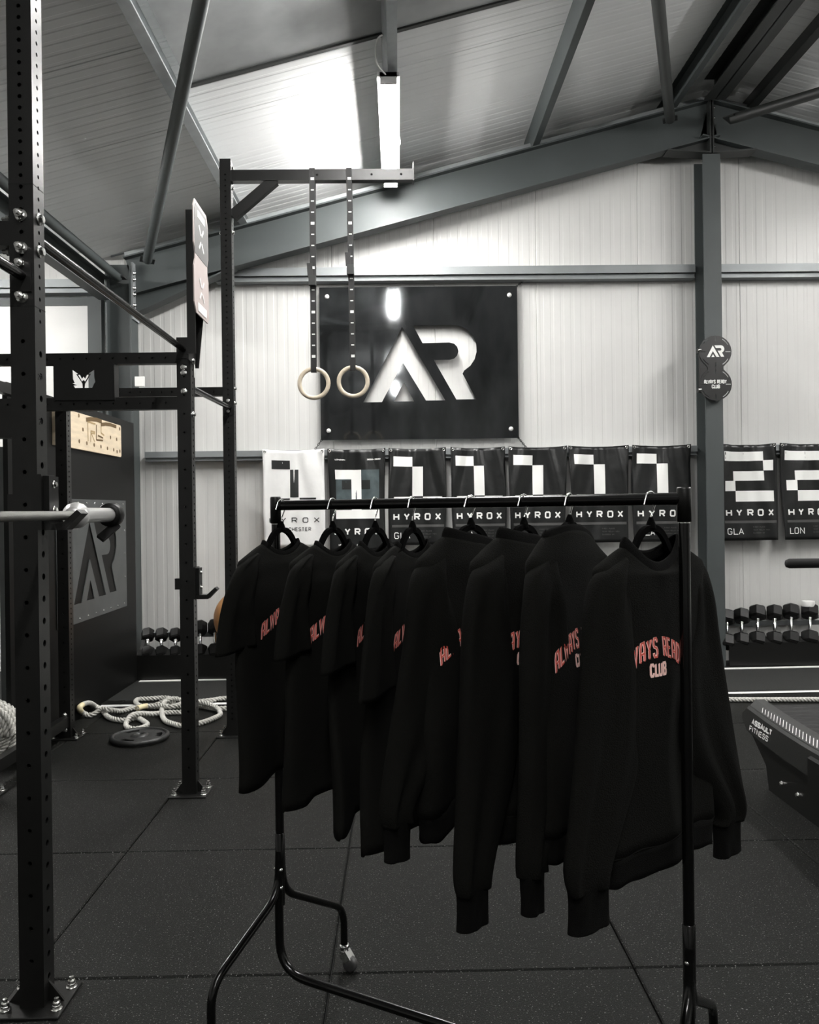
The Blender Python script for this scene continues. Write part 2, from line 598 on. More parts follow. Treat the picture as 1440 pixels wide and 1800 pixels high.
# ------------------------------------------------------------------ roof
ce = MB()
for (xa, xb, za, zb) in ((EAVE_X - 0.2, RIDGE_X, roof_z(EAVE_X - 0.2), roof_z(RIDGE_X)), (RIDGE_X, 9.0, roof_z(RIDGE_X), roof_z(9.0)), (-6.1, EAVE_X - 0.2, roof_z(EAVE_X) + 0.45, roof_z(EAVE_X) - 0.052)):
    ce.add([(xa, -8, za + .06), (xb, -8, zb + .06), (xb, 8.2, zb + .06), (xa, 8.2, za + .06), (xa, -8, za + .12), (xb, -8, zb + .12), (xb, 8.2, zb + .12), (xa, 8.2, za + .12)],
           [(0, 3, 2, 1), (4, 5, 6, 7), (0, 1, 5, 4), (1, 2, 6, 5), (2, 3, 7, 6), (3, 0, 4, 7)])
ceil = struct(ce.build('ceiling', M_ROOF))


def roof_panel(y0, width, xa, xb):
    pr = profile(width, 0.1, 0.022, 0.0022, 0.008)
    vs_, fs = [], []
    za, zb = roof_z(xa), roof_z(xb)
    for c, d in pr:
        vs_ += [(xa, y0 + c, za + d), (xb, y0 + c, zb + d), (xa, y0 + c, za + 0.055), (xb, y0 + c, zb + 0.055)]
    for i in range(len(pr) - 1):
        a, b = 4 * i, 4 * i + 4
        fs += [(a, b, b + 1, a + 1), (a + 2, a + 3, b + 3, b + 2)]
    MB().add(vs_, fs).build('roof_panel', M_ROOF, ceil)


for k in range(7):
    roof_panel(0.99 + k, 1.0, EAVE_X - 0.2, RIDGE_X)
for k in range(5):
    roof_panel(2.99 + k, 1.0, RIDGE_X, 7.0)
# smooth rooflight sheet laid under the liner between two purlins
xa, xb = -1.36, 1.30
rl = MB()
for (p, q, y0, y1, dz, t) in ((xa, xb, 3.3, 5.47, -0.012, 0.01),):
    za, zb = roof_z(p) + dz, roof_z(q) + dz
    rl.add([(p, y0, za), (q, y0, zb), (q, y1, zb), (p, y1, za), (p, y0, za + t), (q, y0, zb + t), (q, y1, zb + t), (p, y1, za + t)],
           [(0, 3, 2, 1), (4, 5, 6, 7), (0, 1, 5, 4), (1, 2, 6, 5), (2, 3, 7, 6), (3, 0, 4, 7)])
rlo = tag(rl.build('roof_sheet', M_ROOFL), 'smooth dull grey sheet under the ribbed roof, edged by dark strip', 'roof sheet')
MB().bar((xa, 5.49, roof_z(xa) - 0.014), (xb, 5.49, roof_z(xb) - 0.014), 0.035, 0.02).build('edge_strip', M_STEELD, rlo)


# ------------------------------------------------------------------ steel frame
def ibeam(mb, a, b, h, wd, tf, tw, upv):
    a, b, u = Vector(a), Vector(b), Vector(upv).normalized()
    mb.bar(a, b, tw, h, u)
    for s_ in (-1, 1):
        mb.bar(a + u * (s_ * (h / 2 - tf / 2)), b + u * (s_ * (h / 2 - tf / 2)), wd, tf, u)
    return mb


RY = 7.76
def rafter(name, xa, xb, label):
    za, zb = rafter_z(xa), rafter_z(xb)
    d = Vector((xb - xa, 0, zb - za)).normalized()
    u = Vector((-d.z, 0, d.x))
    if u.z < 0:
        u = -u
    h = 0.36
    o = u * (-h / 2)
    m = MB()
    ibeam(m, Vector((xa, RY, za)) + o, Vector((xb, RY, zb)) + o, h, 0.15, 0.014, 0.01, u)
    r = tag(m.build(name, M_STEEL), label, 'beam')
    # light packing strip that carries the purlins
    MB().bar(Vector((xa, RY + 0.03, za + 0.03)), Vector((xb, RY + 0.03, zb + 0.03)), 0.1, 0.05, u).build('packing_strip', M_GALV, r)
    return r


raf = rafter('roof_rafter', EAVE_X + 0.18, RIDGE_X - 0.005, 'grey steel rafter climbing from corner column to the roof ridge')
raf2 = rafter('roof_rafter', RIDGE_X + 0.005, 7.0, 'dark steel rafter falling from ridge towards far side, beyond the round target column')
# haunch under the eaves end
hz = lambda px, pv: at(px, pv, RY).z
m = MB()
x1, x2 = EAVE_X + 0.23, -1.50
zt1, zt2 = rafter_z(x1) - 0.37, rafter_z(x2) - 0.37
zb1 = 3.37
m.add([(x1, RY - .005, zt1), (x2, RY - .005, zt2), (x1, RY - .005, zb1), (x1, RY + .005, zt1), (x2, RY + .005, zt2), (x1, RY + .005, zb1)],
      [(0, 2, 1), (3, 4, 5), (0, 1, 4, 3), (1, 2, 5, 4), (2, 0, 3, 5)])
m.bar((x1, RY, zb1), (x2, RY, zt2), 0.15, 0.014, (0, 0, 1))
m.build('haunch', M_STEEL, raf)
# apex haunch plates and bolts
m = MB()
zc = rafter_z(RIDGE_X) - 0.36
for s_, par in ((-1, raf), (1, raf2)):
    m = MB()
    xo = RIDGE_X + s_ * 0.42
    zo = rafter_z(xo) - 0.37
    zl = zc - 0.15
    xi = RIDGE_X + s_ * 0.006
    m.add([(xo, RY - .005, zo), (xi, RY - .005, zc - 0.005), (xi, RY - .005, zl), (xo, RY + .005, zo), (xi, RY + .005, zc - 0.005), (xi, RY + .005, zl)],
          [(0, 2, 1), (3, 4, 5), (0, 1, 4, 3), (1, 2, 5, 4), (2, 0, 3, 5)])
    m.bar((xo, RY, zo - 0.004), (xi, RY, zl), 0.16, 0.014, (0, 0, 1))
    m.build('apex_haunch', M_STEELD, par)
    m = MB()
    m.box(*sorted((xi, xi + s_ * 0.014)), RY - 0.08, RY + 0.08, zl, rafter_z(RIDGE_X) - 0.005)
    m.build('end_plate', M_STEELD, par)
for dz in (0.06, 0.16, 0.34, 0.43):
    MB().lathe([(0, 0.016), (0.013, 0.016), (0.013, 0), (0.02, 0), (0.02, -0.004)], (RIDGE_X + 0.02, RY - 0.055, rafter_z(RIDGE_X) - dz - 0.02), (1, 0, 0), 8).build('bolt', M_BOLT, raf2)


def hcol(mb, cx, y0, y1, wd, z0, z1, tf=0.014, tw=0.01):
    mb.box(cx - wd / 2, cx + wd / 2, y0, y0 + tf, z0, z1)
    mb.box(cx - wd / 2, cx + wd / 2, y1 - tf, y1, z0, z1)
    mb.box(cx - tw / 2, cx + tw / 2, y0 + tf, y1 - tf, z0, z1)
    return mb


gc = MB()
hcol(gc, RIDGE_X + 0.0, 7.70, 7.94, 0.165, 0, zc - 0.16)
tag(gc.build('steel_column', M_STEEL), 'grey steel column under the ridge carrying the round black target', 'column')
# corner column: web faces the camera, flanges face sideways
cc = MB()
cc.box(EAVE_X + 0.02, EAVE_X + 0.036, 7.66, 7.86, 0, 3.86)
cc.box(EAVE_X + 0.244, EAVE_X + 0.26, 7.66, 7.86, 0, 3.86)
cc.box(EAVE_X + 0.036, EAVE_X + 0.244, 7.755, 7.765, 0, 3.86)
cco = tag(cc.build('steel_column', M_STEEL), 'grey steel corner column behind the tall black board', 'column')
MB().box(EAVE_X + 0.26, EAVE_X + 0.275, 7.67, 7.85, 3.33, 3.86).build('end_plate', M_GALV, cco)
for dz in (0.06, 0.12, 0.2, 0.26, 0.36, 0.44):
    MB().lathe([(0, 0.02), (0.014, 0.02), (0.014, 0), (0.022, 0), (0.022, -0.004)], (EAVE_X + 0.28, 7.69, 3.82 - dz), (1, 0, 0), 8).build('bolt', M_BOLT, cco)

# purlins run the length of the hall


def purlin(x, label, mm=None, flip=1):
    z = rafter_z(x) + 0.0
    m = MB()
    y0, y1 = 0.6, 7.97
    wd, h = (0.065, 0.15)
    d = Vector((1, 0, SLOPE if x < RIDGE_X else -SLOPE)).normalized()
    u = Vector((-d.z, 0, d.x))
    c = Vector((x, 0, z + 0.078))
    for (o, bw, bh) in ((d * (-flip * wd / 2), 0.004, h), (u * (-h / 2), wd, 0.004), (u * (h / 2), wd, 0.004), (d * (flip * wd / 2) - u * (h / 2 - 0.012), 0.004, 0.024)):
        p = c + o
        m.bar((p.x, y0, p.z), (p.x, y1, p.z), bw, bh, u)
    return tag(m.build('roof_purlin', mm or M_GALV), label, 'beam', 'roof purlins')


purlin(-1.43, 'galvanised channel purlin beside the smooth roof sheet, running back above the tall rig post')
purlin(-0.02, 'galvanised channel purlin that carries the lit ceiling tube')
purlin(1.32, 'bare grey channel purlin between the lit tube and the ridge', M_STEEL)
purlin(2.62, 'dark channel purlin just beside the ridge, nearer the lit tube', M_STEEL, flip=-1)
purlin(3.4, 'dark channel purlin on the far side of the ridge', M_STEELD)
rb = MB()
ibeam(rb, (RIDGE_X, 0.6, rafter_z(RIDGE_X) + 0.04), (RIDGE_X, 7.6, rafter_z(RIDGE_X) + 0.04), 0.2, 0.2, 0.012, 0.01, (0, 0, 1))
tag(rb.build('ridge_beam', M_STEELD), 'dark steel ridge beam running back to the top of column', 'beam')


def brace(label, a, b, r, m_=None, pl=True):
    a, b = Vector(a), Vector(b)
    m = MB().tube([a, b], r, 14)
    o = tag(m.build('brace_tube', m_ or M_STEEL), label, 'brace tube', 'roof brace tubes')
    if pl:
        e = (b - a).normalized()
        q = MB().bar(a - e * 0.06, a + e * 0.05, 0.13, 0.012, (0, 0.3, 1))
        q.build('end_plate', M_STEELD, o)
    return o


brace('round grey brace tube rising steeply across the roof above the black target bracket', (-2.27, 7.55, 3.84), (-0.30, 2.54, 4.40), 0.043)
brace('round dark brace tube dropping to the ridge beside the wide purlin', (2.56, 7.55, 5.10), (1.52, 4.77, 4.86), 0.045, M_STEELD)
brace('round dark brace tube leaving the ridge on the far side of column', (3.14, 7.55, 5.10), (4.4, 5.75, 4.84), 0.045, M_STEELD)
brace('grey eaves tube running back along the roof edge to the corner column', (EAVE_X + 0.17, 7.58, 3.69), (EAVE_X + 0.17, 1.2, 3.69), 0.04)
eb = MB()
ibeam(eb, (EAVE_X + 0.02, 1.2, 3.60), (EAVE_X + 0.02, 7.64, 3.60), 0.2, 0.1, 0.01, 0.008, (0, 0, 1))
tag(eb.build('eaves_beam', M_STEEL), 'grey steel eaves beam beneath the round eaves tube', 'beam')

# girts: channel rails fixed across the back wall


def girt(label, x0, x1, z, h=0.13):
    m = MB()
    m.box(x0, x1, WALL_Y - 0.12, WALL_Y - 0.005, z + h / 2 - 0.004, z + h / 2)
    m.box(x0, x1, WALL_Y - 0.12, WALL_Y - 0.005, z - h / 2, z - h / 2 + 0.004)
    m.box(x0, x1, WALL_Y - 0.124, WALL_Y - 0.12, z - 0.012, z + h / 2)
    m.box(x0, x1, WALL_Y - 0.09, WALL_Y - 0.086, z - h / 2, z - 0.012)
    return tag(m.build('wall_rail', M_GIRT), label, 'wall rail', 'wall rails')


girt('galvanised wall rail just above the big dark steel sign', -1.72, RIDGE_X - 0.1, 3.79)
girt('upper galvanised wall rail on far side of target column', RIDGE_X + 0.1, 6.4, 3.79)
girt('galvanised wall rail the row of seven banners hangs from', EAVE_X + 0.3, RIDGE_X - 0.1, 2.06, 0.09)
girt('galvanised wall rail the two number-two banners hang from', RIDGE_X + 0.1, 6.4, 2.06, 0.09)
girt('galvanised wall rail high in the recess beyond corner column', -5.6, EAVE_X, 3.70, 0.13)
# framed white panel in the recess beyond the corner column
fp = thing('framed_panel', 'white wall panel in a grey frame, beyond the corner column', 'wall panel', (-3.6, WALL_Y - 0.06, 2.4))
MB().box(-1.9, 0.65, -0.02, 0.02, -1.2, 1.12).build('panel', M_WALL, fp)
MB().box(0.65, 0.78, -0.05, 0.03, -1.2, 1.2).build('frame_post', M_STEEL, fp)
MB().box(-1.9, 0.65, -0.03, 0.03, 1.12, 1.2).build('frame_head', M_STEEL, fp)


# ------------------------------------------------------------------ ceiling tubes
def led_batten(x, yc, length, label):
    z = rafter_z(x) - 0.012
    o = thing('ceiling_tube_light', label, 'ceiling light', (x, yc, z), 0, 'ceiling tube lights')
    h = length / 2
    hm = MB().box(-0.078, 0.078, -h, h, -0.032, 0.0)
    hm.build('housing', M_LAMPB, o)
    prof = [(-0.046, -0.0325), (-0.046, -0.05), (-0.034, -0.068), (0, -0.076), (0.034, -0.068), (0.046, -0.05), (0.046, -0.0325)]
    MB().prism(prof, (0, -h + 0.02, 0), (1, 0, 0), (0, 0, 1), (0, 1, 0), length - 0.04).build('diffuser', M_LAMP, o)
    for s_ in (-1, 1):
        MB().box(-0.06, 0.06, min(s_ * h, s_ * (h - 0.02)), max(s_ * h, s_ * (h - 0.02)), -0.078, 0.0).build('end_cap', M_LAMPB, o)
    return o


lb = led_batten(-0.03, 6.62, 1.85, 'lit tube light under the purlin, directly above the ring arm')
MB().tube(smooth_path([(0.04, -0.1, -0.03), (0.075, -0.06, -0.05), (0.085, 0.0, -0.09), (0.05, 0.04, -0.07)], 6), 0.004, 6).build('cable', M_WHITE, lb)
MB().tube(smooth_path([(-0.02, -0.93, -0.02), (-0.08, -1.05, 0.0), (-0.07, -1.2, 0.06), (-0.03, -1.3, 0.04)], 6), 0.006, 6).build('cable', M_WHITE, lb)
led_batten(-0.03, 4.02, 1.5, 'lit tube light overhead, mirrored near the top of the steel sign')
led_batten(-0.03, -0.9, 1.85, 'lit tube light behind the viewpoint along the purlin')
led_batten(-0.03, -4.2, 1.85, 'lit tube light far behind the viewpoint along the purlin')
led_batten(5.2, 5.3, 1.85, 'lit tube light on the far slope of the roof towards the back')
led_batten(5.2, 2.9, 1.85, 'lit tube light on the far slope of the roof, middle of its row')
lbay = led_batten(-4.4, 6.0, 1.85, 'lit tube light in the recess beyond the corner column')
lbay.location.z = 3.98


# ------------------------------------------------------------------ big AR sign on the back wall
sg = thing('steel_sign', 'large dark steel sign with cut-out letters chained to the white wall', 'sign', (0, 7.93, 0))
SW, SH = 1.915, 1.475
sc_ = at(737, 638, 7.93)
sg.location = (sc_.x, 7.93, sc_.z)
k = 1.105
holes = [[(x * k + 0.005, y * k - 0.005) for x, y in p] for p in AR]
pl = plate_with_holes('plate', [(-SW / 2, -SH / 2), (SW / 2, -SH / 2), (SW / 2, SH / 2), (-SW / 2, SH / 2)], holes, 0.006, M_PLATE, sg)
pl.rotation_euler = (PI / 2, 0, 0)
for sx in (-1, 1):
    for sz in (-1, 1):
        MB().lathe([(0, -0.016), (0.014, -0.014), (0.022, -0.004), (0.022, 0.0)], (sx * (SW / 2 - 0.075), -0.004, sz * (SH / 2 - 0.09)), (0, 1, 0), 12).build('fixing_cap', M_WHITE, sg)
for (sx, sz, dx, dz) in ((-1, -1, -0.1, -0.13), (1, -1, 0.09, -0.1), (1, 1, 0.1, 0.09)):
    m = MB()
    a = Vector((sx * (SW / 2 - 0.01), 0.0, sz * (SH / 2 - 0.01)))
    for i in range(7):
        c = a + Vector((dx, 0.05, dz)) * ((i + 0.5) / 7)
        dirv = Vector((dx, 0.05, dz)).normalized()
        sv = Vector((0, 1, 0)) if i % 2 else dirv.cross(Vector((0, 1, 0))).normalized()
        m.tube([c + dirv * (0.016 * math.cos(t)) + sv * (0.008 * math.sin(t)) for t in [j * PI / 4 for j in range(8)]], 0.003, 5, closed=True)
    m.build('chain', M_STEELD, sg)


# ------------------------------------------------------------------ banners
def make_banner(u0, u1, label, white=False, seed=0, style='one', word='HYROX', city='', hgt=0.93):
    YB = WALL_Y - 0.137
    um = (u0 + u1) / 2
    top = at(um, 786 + (737 - um) * 0.0125 + 0.5, YB)
    wd = (u1 - u0) / F * YB
    o = thing('event_banner', label, 'banner', (top.x, YB, top.z), 0, 'event banners on the wall rail')
    rnd = random.Random(seed)
    ph = [rnd.uniform(0, 6) for _ in range(6)]
    lean = rnd.uniform(-0.012, 0.012)

    def surf(x, z, off=0.0):
        """x -wd/2..wd/2, z 0..-hgt"""
        t = -z / hgt
        s_ = x / (wd / 2)
        sag = -0.016 * (1 - s_ * s_) * max(0, 1 - t * 3) - 0.006 * t
        pinch = 1 - 0.05 * t - 0.02 * math.sin(t * 5 + ph[0])
        y = -0.013 * math.sin(4.2 * s_ * (1 - 0.5 * t) + ph[1] + 1.6 * t) * min(1, t * 4 + 0.1) \
            - 0.010 * math.sin(9.0 * (abs(s_) - t * 0.8) + ph[2]) * (1 - 0.6 * t) - 0.005 * math.sin(21 * s_ * (1 - t) + ph[3]) * max(0, 1 - 2 * t)
        y -= 0.012 * t
        return (x * pinch + lean * t, y - off - 0.004, z + sag)
    nx, nz = 22, 30

    def patch(x0, x1, z0, z1, off, nx=nx, nz=nz, thick=0.0):
        v, f = [], []
        for j in range(nz + 1):
            for i in range(nx + 1):
                v.append(surf(x0 + (x1 - x0) * i / nx, z0 + (z1 - z0) * j / nz, off))
        for j in range(nz):
            for i in range(nx):
                a = j * (nx + 1) + i
                f.append((a, a + 1, a + nx + 2, a + nx + 1))
        return MB().add(v, f, True)
    cm = M_FLAGW if white else M_FLAGB
    cl = patch(-wd / 2, wd / 2, 0, -hgt, 0).build('cloth', cm, o)
    so = cl.modifiers.new('thickness', 'SOLIDIFY')
    so.thickness = 0.0015
    so.offset = 1.0
    ink = M_PRINTD if white else M_STITCH

    def rect(x0, x1, t0, t1, mm, off=0.0022):
        a, b = (x0 - 0.5) * wd, (x1 - 0.5) * wd
        patch(a, b, -t0 * hgt, -t1 * hgt, off, max(2, int((x1 - x0) * 22)), max(2, int((t1 - t0) * 30))).build('print_block', mm, cl)
    if style == 'one':
        rect(.085, .415, .085, .19, ink)
        rect(.415, .60, .19, .50, ink)
        rect(.10, .42, .505, .535, ink)
        rect(.60, .93, .505, .535, ink)
        ty = .745
    elif style == 'white':
        rect(.14, .435, .107, .2, ink)
        rect(.435, .575, .205, .495, ink)
        rect(.24, .43, .505, .522, ink)
        rect(.59, .86, .5, .518, ink)
        ty = .755
    elif style == 'relay':
        rect(.12, .90, .205, .52, M_FLAGG, 0.0022)
        rect(.115, .58, .205, .30, M_STITCH, 0.0036)
        rect(.40, .58, .30, .62, M_STITCH, 0.0036)
        rect(.23, .40, .31, .40, M_PRINTD, 0.0036)
        rect(.58, .74, .31, .40, M_PRINTD, 0.0036)
        rect(.115, .90, .60, .685, M_STITCH, 0.0036)
        ty = .845
    else:
        rect(.07, .76, .075, .175, ink)
        rect(.75, .93, .17, .28, ink)
        rect(.235, .755, .285, .385, ink)
        rect(.095, .265, .385, .49, ink)
        rect(.265, .93, .49, .60, ink)
        ty = .75
    th = 0.066 if style != 'white' else 0.05
    stw = 0.014 if style != 'white' else 0.008

    def put(txt, xc, tb, h, lw, gap, sw, mm, align='c'):
        text_obj('lettering', txt, h, lw, gap, sw, mm, lambda x, y: surf((xc - 0.5) * wd + x, -tb * hgt + y, 0.0032), cl, align, 0.02)
    put(word, .50, ty + .0, th, 0.045 * wd / .57, 0.058 * wd / .57, stw, ink)
    if style in ('one', 'two'):
        b0 = ty + .058
        rect(.06, .97, b0 - .012, b0 + .014, M_FLAGM)
        if city:
            put(city, .10, ty + .19, 0.062, 0.04, 0.022, 0.0075, ink, 'l')
        for i, ln in enumerate(('FIRST PLACE', 'TEAM RELAY MEN', 'GLASGOW UK')):
            put(ln, .54, ty + .12 + i * .03, 0.013, 0.007, 0.0055, 0.003, M_FLAGM, 'l')
    if style == 'white':
        put(city, .5, ty + .085, 0.036, 0.019, 0.0135, 0.0055, ink)
        put('UK', .22, ty + .18, 0.008, 0.005, 0.005, 0.002, ink)
    if style == 'relay':
        put('LONDON', .21, .11, 0.014, 0.011, 0.006, 0.0045, ink)
        put('2022-2023', .80, .11, 0.014, 0.0095, 0.005, 0.0045, ink)
        put('1ST PL', .24, .95, 0.018, 0.012, 0.007, 0.005, ink)
        put('COUPLE', .58, .95, 0.018, 0.012, 0.007, 0.005, ink)
    for s_ in (-1, 1):
        p = surf(s_ * (wd / 2 - 0.022), -0.022, 0.003)
        MB().tube([(p[0] + 0.011 * math.cos(a), p[1], p[2] + 0.011 * math.sin(a)) for a in [j * PI / 5 for j in range(10)]], 0.004, 6, closed=True).build('eyelet', M_BOLT, cl)
    return o


make_banner(461, 571, 'white banner with a black number one, first of the row', True, 1, 'white', 'HYROX', 'MANCHESTER', 0.93)
make_banner(576, 677, 'dark banner with an overlapping white number one on smoky grey squares', False, 2, 'relay', 'HYROX', '', 0.98)
make_banner(682, 785, 'black banner with white number one, directly beside the smoky grey one', False, 3, 'one', 'HYROX', 'GLA')
make_banner(791, 889, 'black banner with white number one, fourth in the row under the steel sign', False, 4, 'one', 'HYROX', 'GLA')
make_banner(894, 996, 'black banner with white number one, fifth in the row, city name starting with B', False, 5, 'one', 'HYROX', 'B')
make_banner(1000, 1105, 'black banner with white number one, sixth in row behind the tallest sweatshirt collar', False, 6, 'one', 'HYROX', '')
make_banner(1110, 1216, 'black banner with white number one, last before the target column', False, 7, 'one', 'HYROX', 'GLA')
make_banner(1263, 1366, 'black banner with white number two next to the target column', False, 8, 'two', 'HYROX', 'GLA')
make_banner(1370, 1474, 'black banner with white number two reading LON, cut by the photo edge', False, 9, 'two', 'HYROX', 'LON')


# ------------------------------------------------------------------ targets
def fig8(r, d, n=20, neck=0.5):
    """outline of two joined discs, centres +-d"""
    pts = []
    a0 = math.acos(min(0.99, neck * 0.98))
    s0 = PI / 2 + a0 - 0.15
    for i in range(n + 1):
        a = PI / 2 - s0 + 2 * s0 * i / n
        a = PI / 2 + s0 - 2 * s0 * i / n
        pts.append((r * math.cos(a), d + r * math.sin(a)))
    wn = pts[-1][0] * 0.80
    pts.append((wn, 0.012))
    pts.append((wn, -0.012))
    for i in range(n + 1):
        a = -PI / 2 + s0 - 2 * s0 * i / n
        pts.append((r * math.cos(a), -d + r * math.sin(a)))
    pts.append((-wn, -0.012))
    pts.append((-wn, 0.012))
    return pts


def arc_slot(cx, cy, r0, r1, a0, a1, n=6):
    p = [(cx + r0 * math.cos(a0 + (a1 - a0) * i / n), cy + r0 * math.sin(a0 + (a1 - a0) * i / n)) for i in range(n + 1)]
    p += [(cx + r1 * math.cos(a1 - (a1 - a0) * i / n), cy + r1 * math.sin(a1 - (a1 - a0) * i / n)) for i in range(n + 1)]
    return p


def box_slot(cx, cy, hw, hh):
    return [(cx - hw, cy - hh), (cx + hw, cy - hh), (cx + hw, cy + hh), (cx - hw, cy + hh)]


tc_ = at(1258, 647, 7.62)
tg = thing('wall_ball_target', 'black double-disc target with white lettering clamped to the column', 'target', (tc_.x, 7.62, tc_.z))
R8, D8 = 0.152, 0.152
slots = []
for sgn in (1, -1):
    cy = sgn * D8
    for q in (45, 135, 225, 315):
        a = math.radians(q)
        slots.append(arc_slot(0, cy, R8 * 0.86, R8 * 0.91, a - 0.28, a + 0.28))
    slots.append(box_slot(-R8 * 0.78, cy, R8 * 0.16, 0.0035))
    slots.append(box_slot(R8 * 0.78, cy, R8 * 0.16, 0.0035))
    slots.append(box_slot(0, cy + sgn * R8 * 0.78, 0.0035, R8 * 0.15))
    slots.append(box_slot(0, cy - sgn * R8 * 0.78, 0.0035, R8 * 0.12))
p8 = plate_with_holes('plate', fig8(R8, D8), slots, 0.005, M_BLACK, tg)
p8.rotation_euler = (PI / 2, 0, 0)
for poly in AR:
    MB().prism([(x * 0.165, y * 0.165) for x, y in poly], (0.0, -0.003, D8 + 0.005), (1, 0, 0), (0, 0, 1), (0, -1, 0), 0.002).build('emblem', M_STITCH, p8 if False else tg)
text_obj('lettering', 'aLWaYS REaDY', 0.036, 0.0115, 0.0065, 0.0062, M_STITCH, lambda x, y: (x - 0.004, -0.0045, -D8 + y + 0.006), tg)
text_obj('lettering', 'CLUB', 0.036, 0.0135, 0.007, 0.0066, M_STITCH, lambda x, y: (x, -0.0045, -D8 + y - 0.038), tg)
m = MB()
for zz in (0.17, -0.2):
    m.box(-0.16, -0.03, 0.003, 0.02, zz - 0.02, zz + 0.02)
    m.box(-0.145, -0.115, 0.02, 0.09, zz - 0.02, zz + 0.02)
m.box(-0.15, -0.06, 0.004, 0.02, -0.2, 0.17)
m.build('bracket', M_BLACK, tg)
for zz in (0.17, -0.2):
    MB().lathe([(0, -0.02), (0.01, -0.02), (0.01, 0.0), (0.015, 0), (0.015, 0.004)], (-0.145, 0.002, zz), (0, 1, 0), 8).build('bolt', M_BOLT, tg)


# ------------------------------------------------------------------ training rig
PX1, PX2 = -1.141, -2.27            # post lines
PY1, PY2, PY3 = 2.56, 4.45, 5.60
PW = 0.075


def holed_beam(z0, z1, wd, dp, front, side, off=0.0):
    """hollow square section along z with real round holes; front/side: list of (za, zb, pitch, radius)"""
    mb = MB()

    def face(W, specs, fn):
        cuts = []
        z = z0
        for (a, b, p, r) in specs:
            if r <= 0:
                continue
            zz = a + p / 2
            while zz + p / 2 <= b + 1e-6:
                cuts.append((zz, r))
                zz += p
        cuts.sort()
        vs_, fs = [], []

        def quad(za, zb):
            i = len(vs_)
            vs_.extend([fn(-W / 2, za, 0), fn(W / 2, za, 0), fn(W / 2, zb, 0), fn(-W / 2, zb, 0)])
            fs.append((i, i + 1, i + 2, i + 3))
        for (zc_, r) in cuts:
            h = r * 1.35
            if zc_ - h > z + 1e-6:
                quad(z, zc_ - h)
            base = len(vs_)
            nn = 16
            for k in range(nn):
                side_i, t = k // 4, (k % 4) / 4.0
                if side_i == 0:
                    bx, bz = W / 2 - W * t, h
                elif side_i == 1:
                    bx, bz = -W / 2, h - 2 * h * t
                elif side_i == 2:
                    bx, bz = -W / 2 + W * t, -h
                else:
                    bx, bz = W / 2, -h + 2 * h * t
                vs_.append(fn(bx, zc_ + bz, 0))
            for dep in (0, 0.006):
                for k in range(nn):
                    a = PI / 4 + 2 * PI * k / nn
                    vs_.append(fn(r * math.cos(a), zc_ + r * math.sin(a), dep))
            for k in range(nn):
                k2 = (k + 1) % nn
                fs.append((base + k, base + k2, base + nn + k2, base + nn + k))
                fs.append((base + nn + k, base + nn + k2, base + 2 * nn + k2, base + 2 * nn + k))
            z = zc_ + h
        quad(z, z1)
        mb.add(vs_, fs)
    face(wd, front, lambda x, z, d: (x, -dp / 2 + d, z))
    face(wd, front, lambda x, z, d: (-x, dp / 2 - d, z))
    face(dp, side, lambda x, z, d: (wd / 2 - d, x, z))
    face(dp, side, lambda x, z, d: (-wd / 2 + d, -x, z))
    for z in (z0, z1):
        mb.add([(-wd / 2, -dp / 2, z), (wd / 2, -dp / 2, z), (wd / 2, dp / 2, z), (-wd / 2, dp / 2, z)], [(0, 1, 2, 3)])
    return mb


def remap(mb, fn):
    mb.v = [tuple(fn(*p)) for p in mb.v]
    return mb


BOLT_ME = {}


def bolt(parent, p, ax=(0, -1, 0), s=1.0, long=False):
    """hex bolt head on a washer, or a stud with stacked nuts"""
    key = (round(s, 2), long)
    if key not in BOLT_ME:
        m = MB()
        m.lathe([(0.0, 0.0), (0.017 * s, 0.0), (0.017 * s, 0.003 * s), (0.0, 0.003 * s)], (0, 0, 0), (0, 0, 1), 14)
        m.lathe([(0.0115 * s, 0.003 * s), (0.0125 * s, 0.005 * s), (0.0125 * s, 0.012 * s), (0.0105 * s, 0.014 * s), (0, 0.0145 * s)], (0, 0, 0), (0, 0, 1), 6, False)
        if long:
            m.lathe([(0.0115 * s, 0.014 * s), (0.0115 * s, 0.022 * s), (0.007 * s, 0.022 * s), (0.007 * s, 0.034 * s), (0, 0.035 * s)], (0, 0, 0), (0, 0, 1), 8, False)
        me = bpy.data.meshes.new('bolt')
        me.from_pydata(m.v, [], m.f)
        me.polygons.foreach_set('use_smooth', m.sm)
        me.materials.append(M_BOLT)
        BOLT_ME[key] = me
    o = link('bolt', BOLT_ME[key], parent)
    q = Vector((0, 0, 1)).rotation_difference(Vector(ax).normalized())
    o.rotation_mode = 'QUATERNION'
    o.rotation_quaternion = q
    o.location = p
    return o


rig = thing('training_rig', 'black perforated steel training rig bolted to the floor', 'training rig', (PX1, PY1, 0))


def rl_(p):
    return Vector(p) - Vector((PX1, PY1, 0))


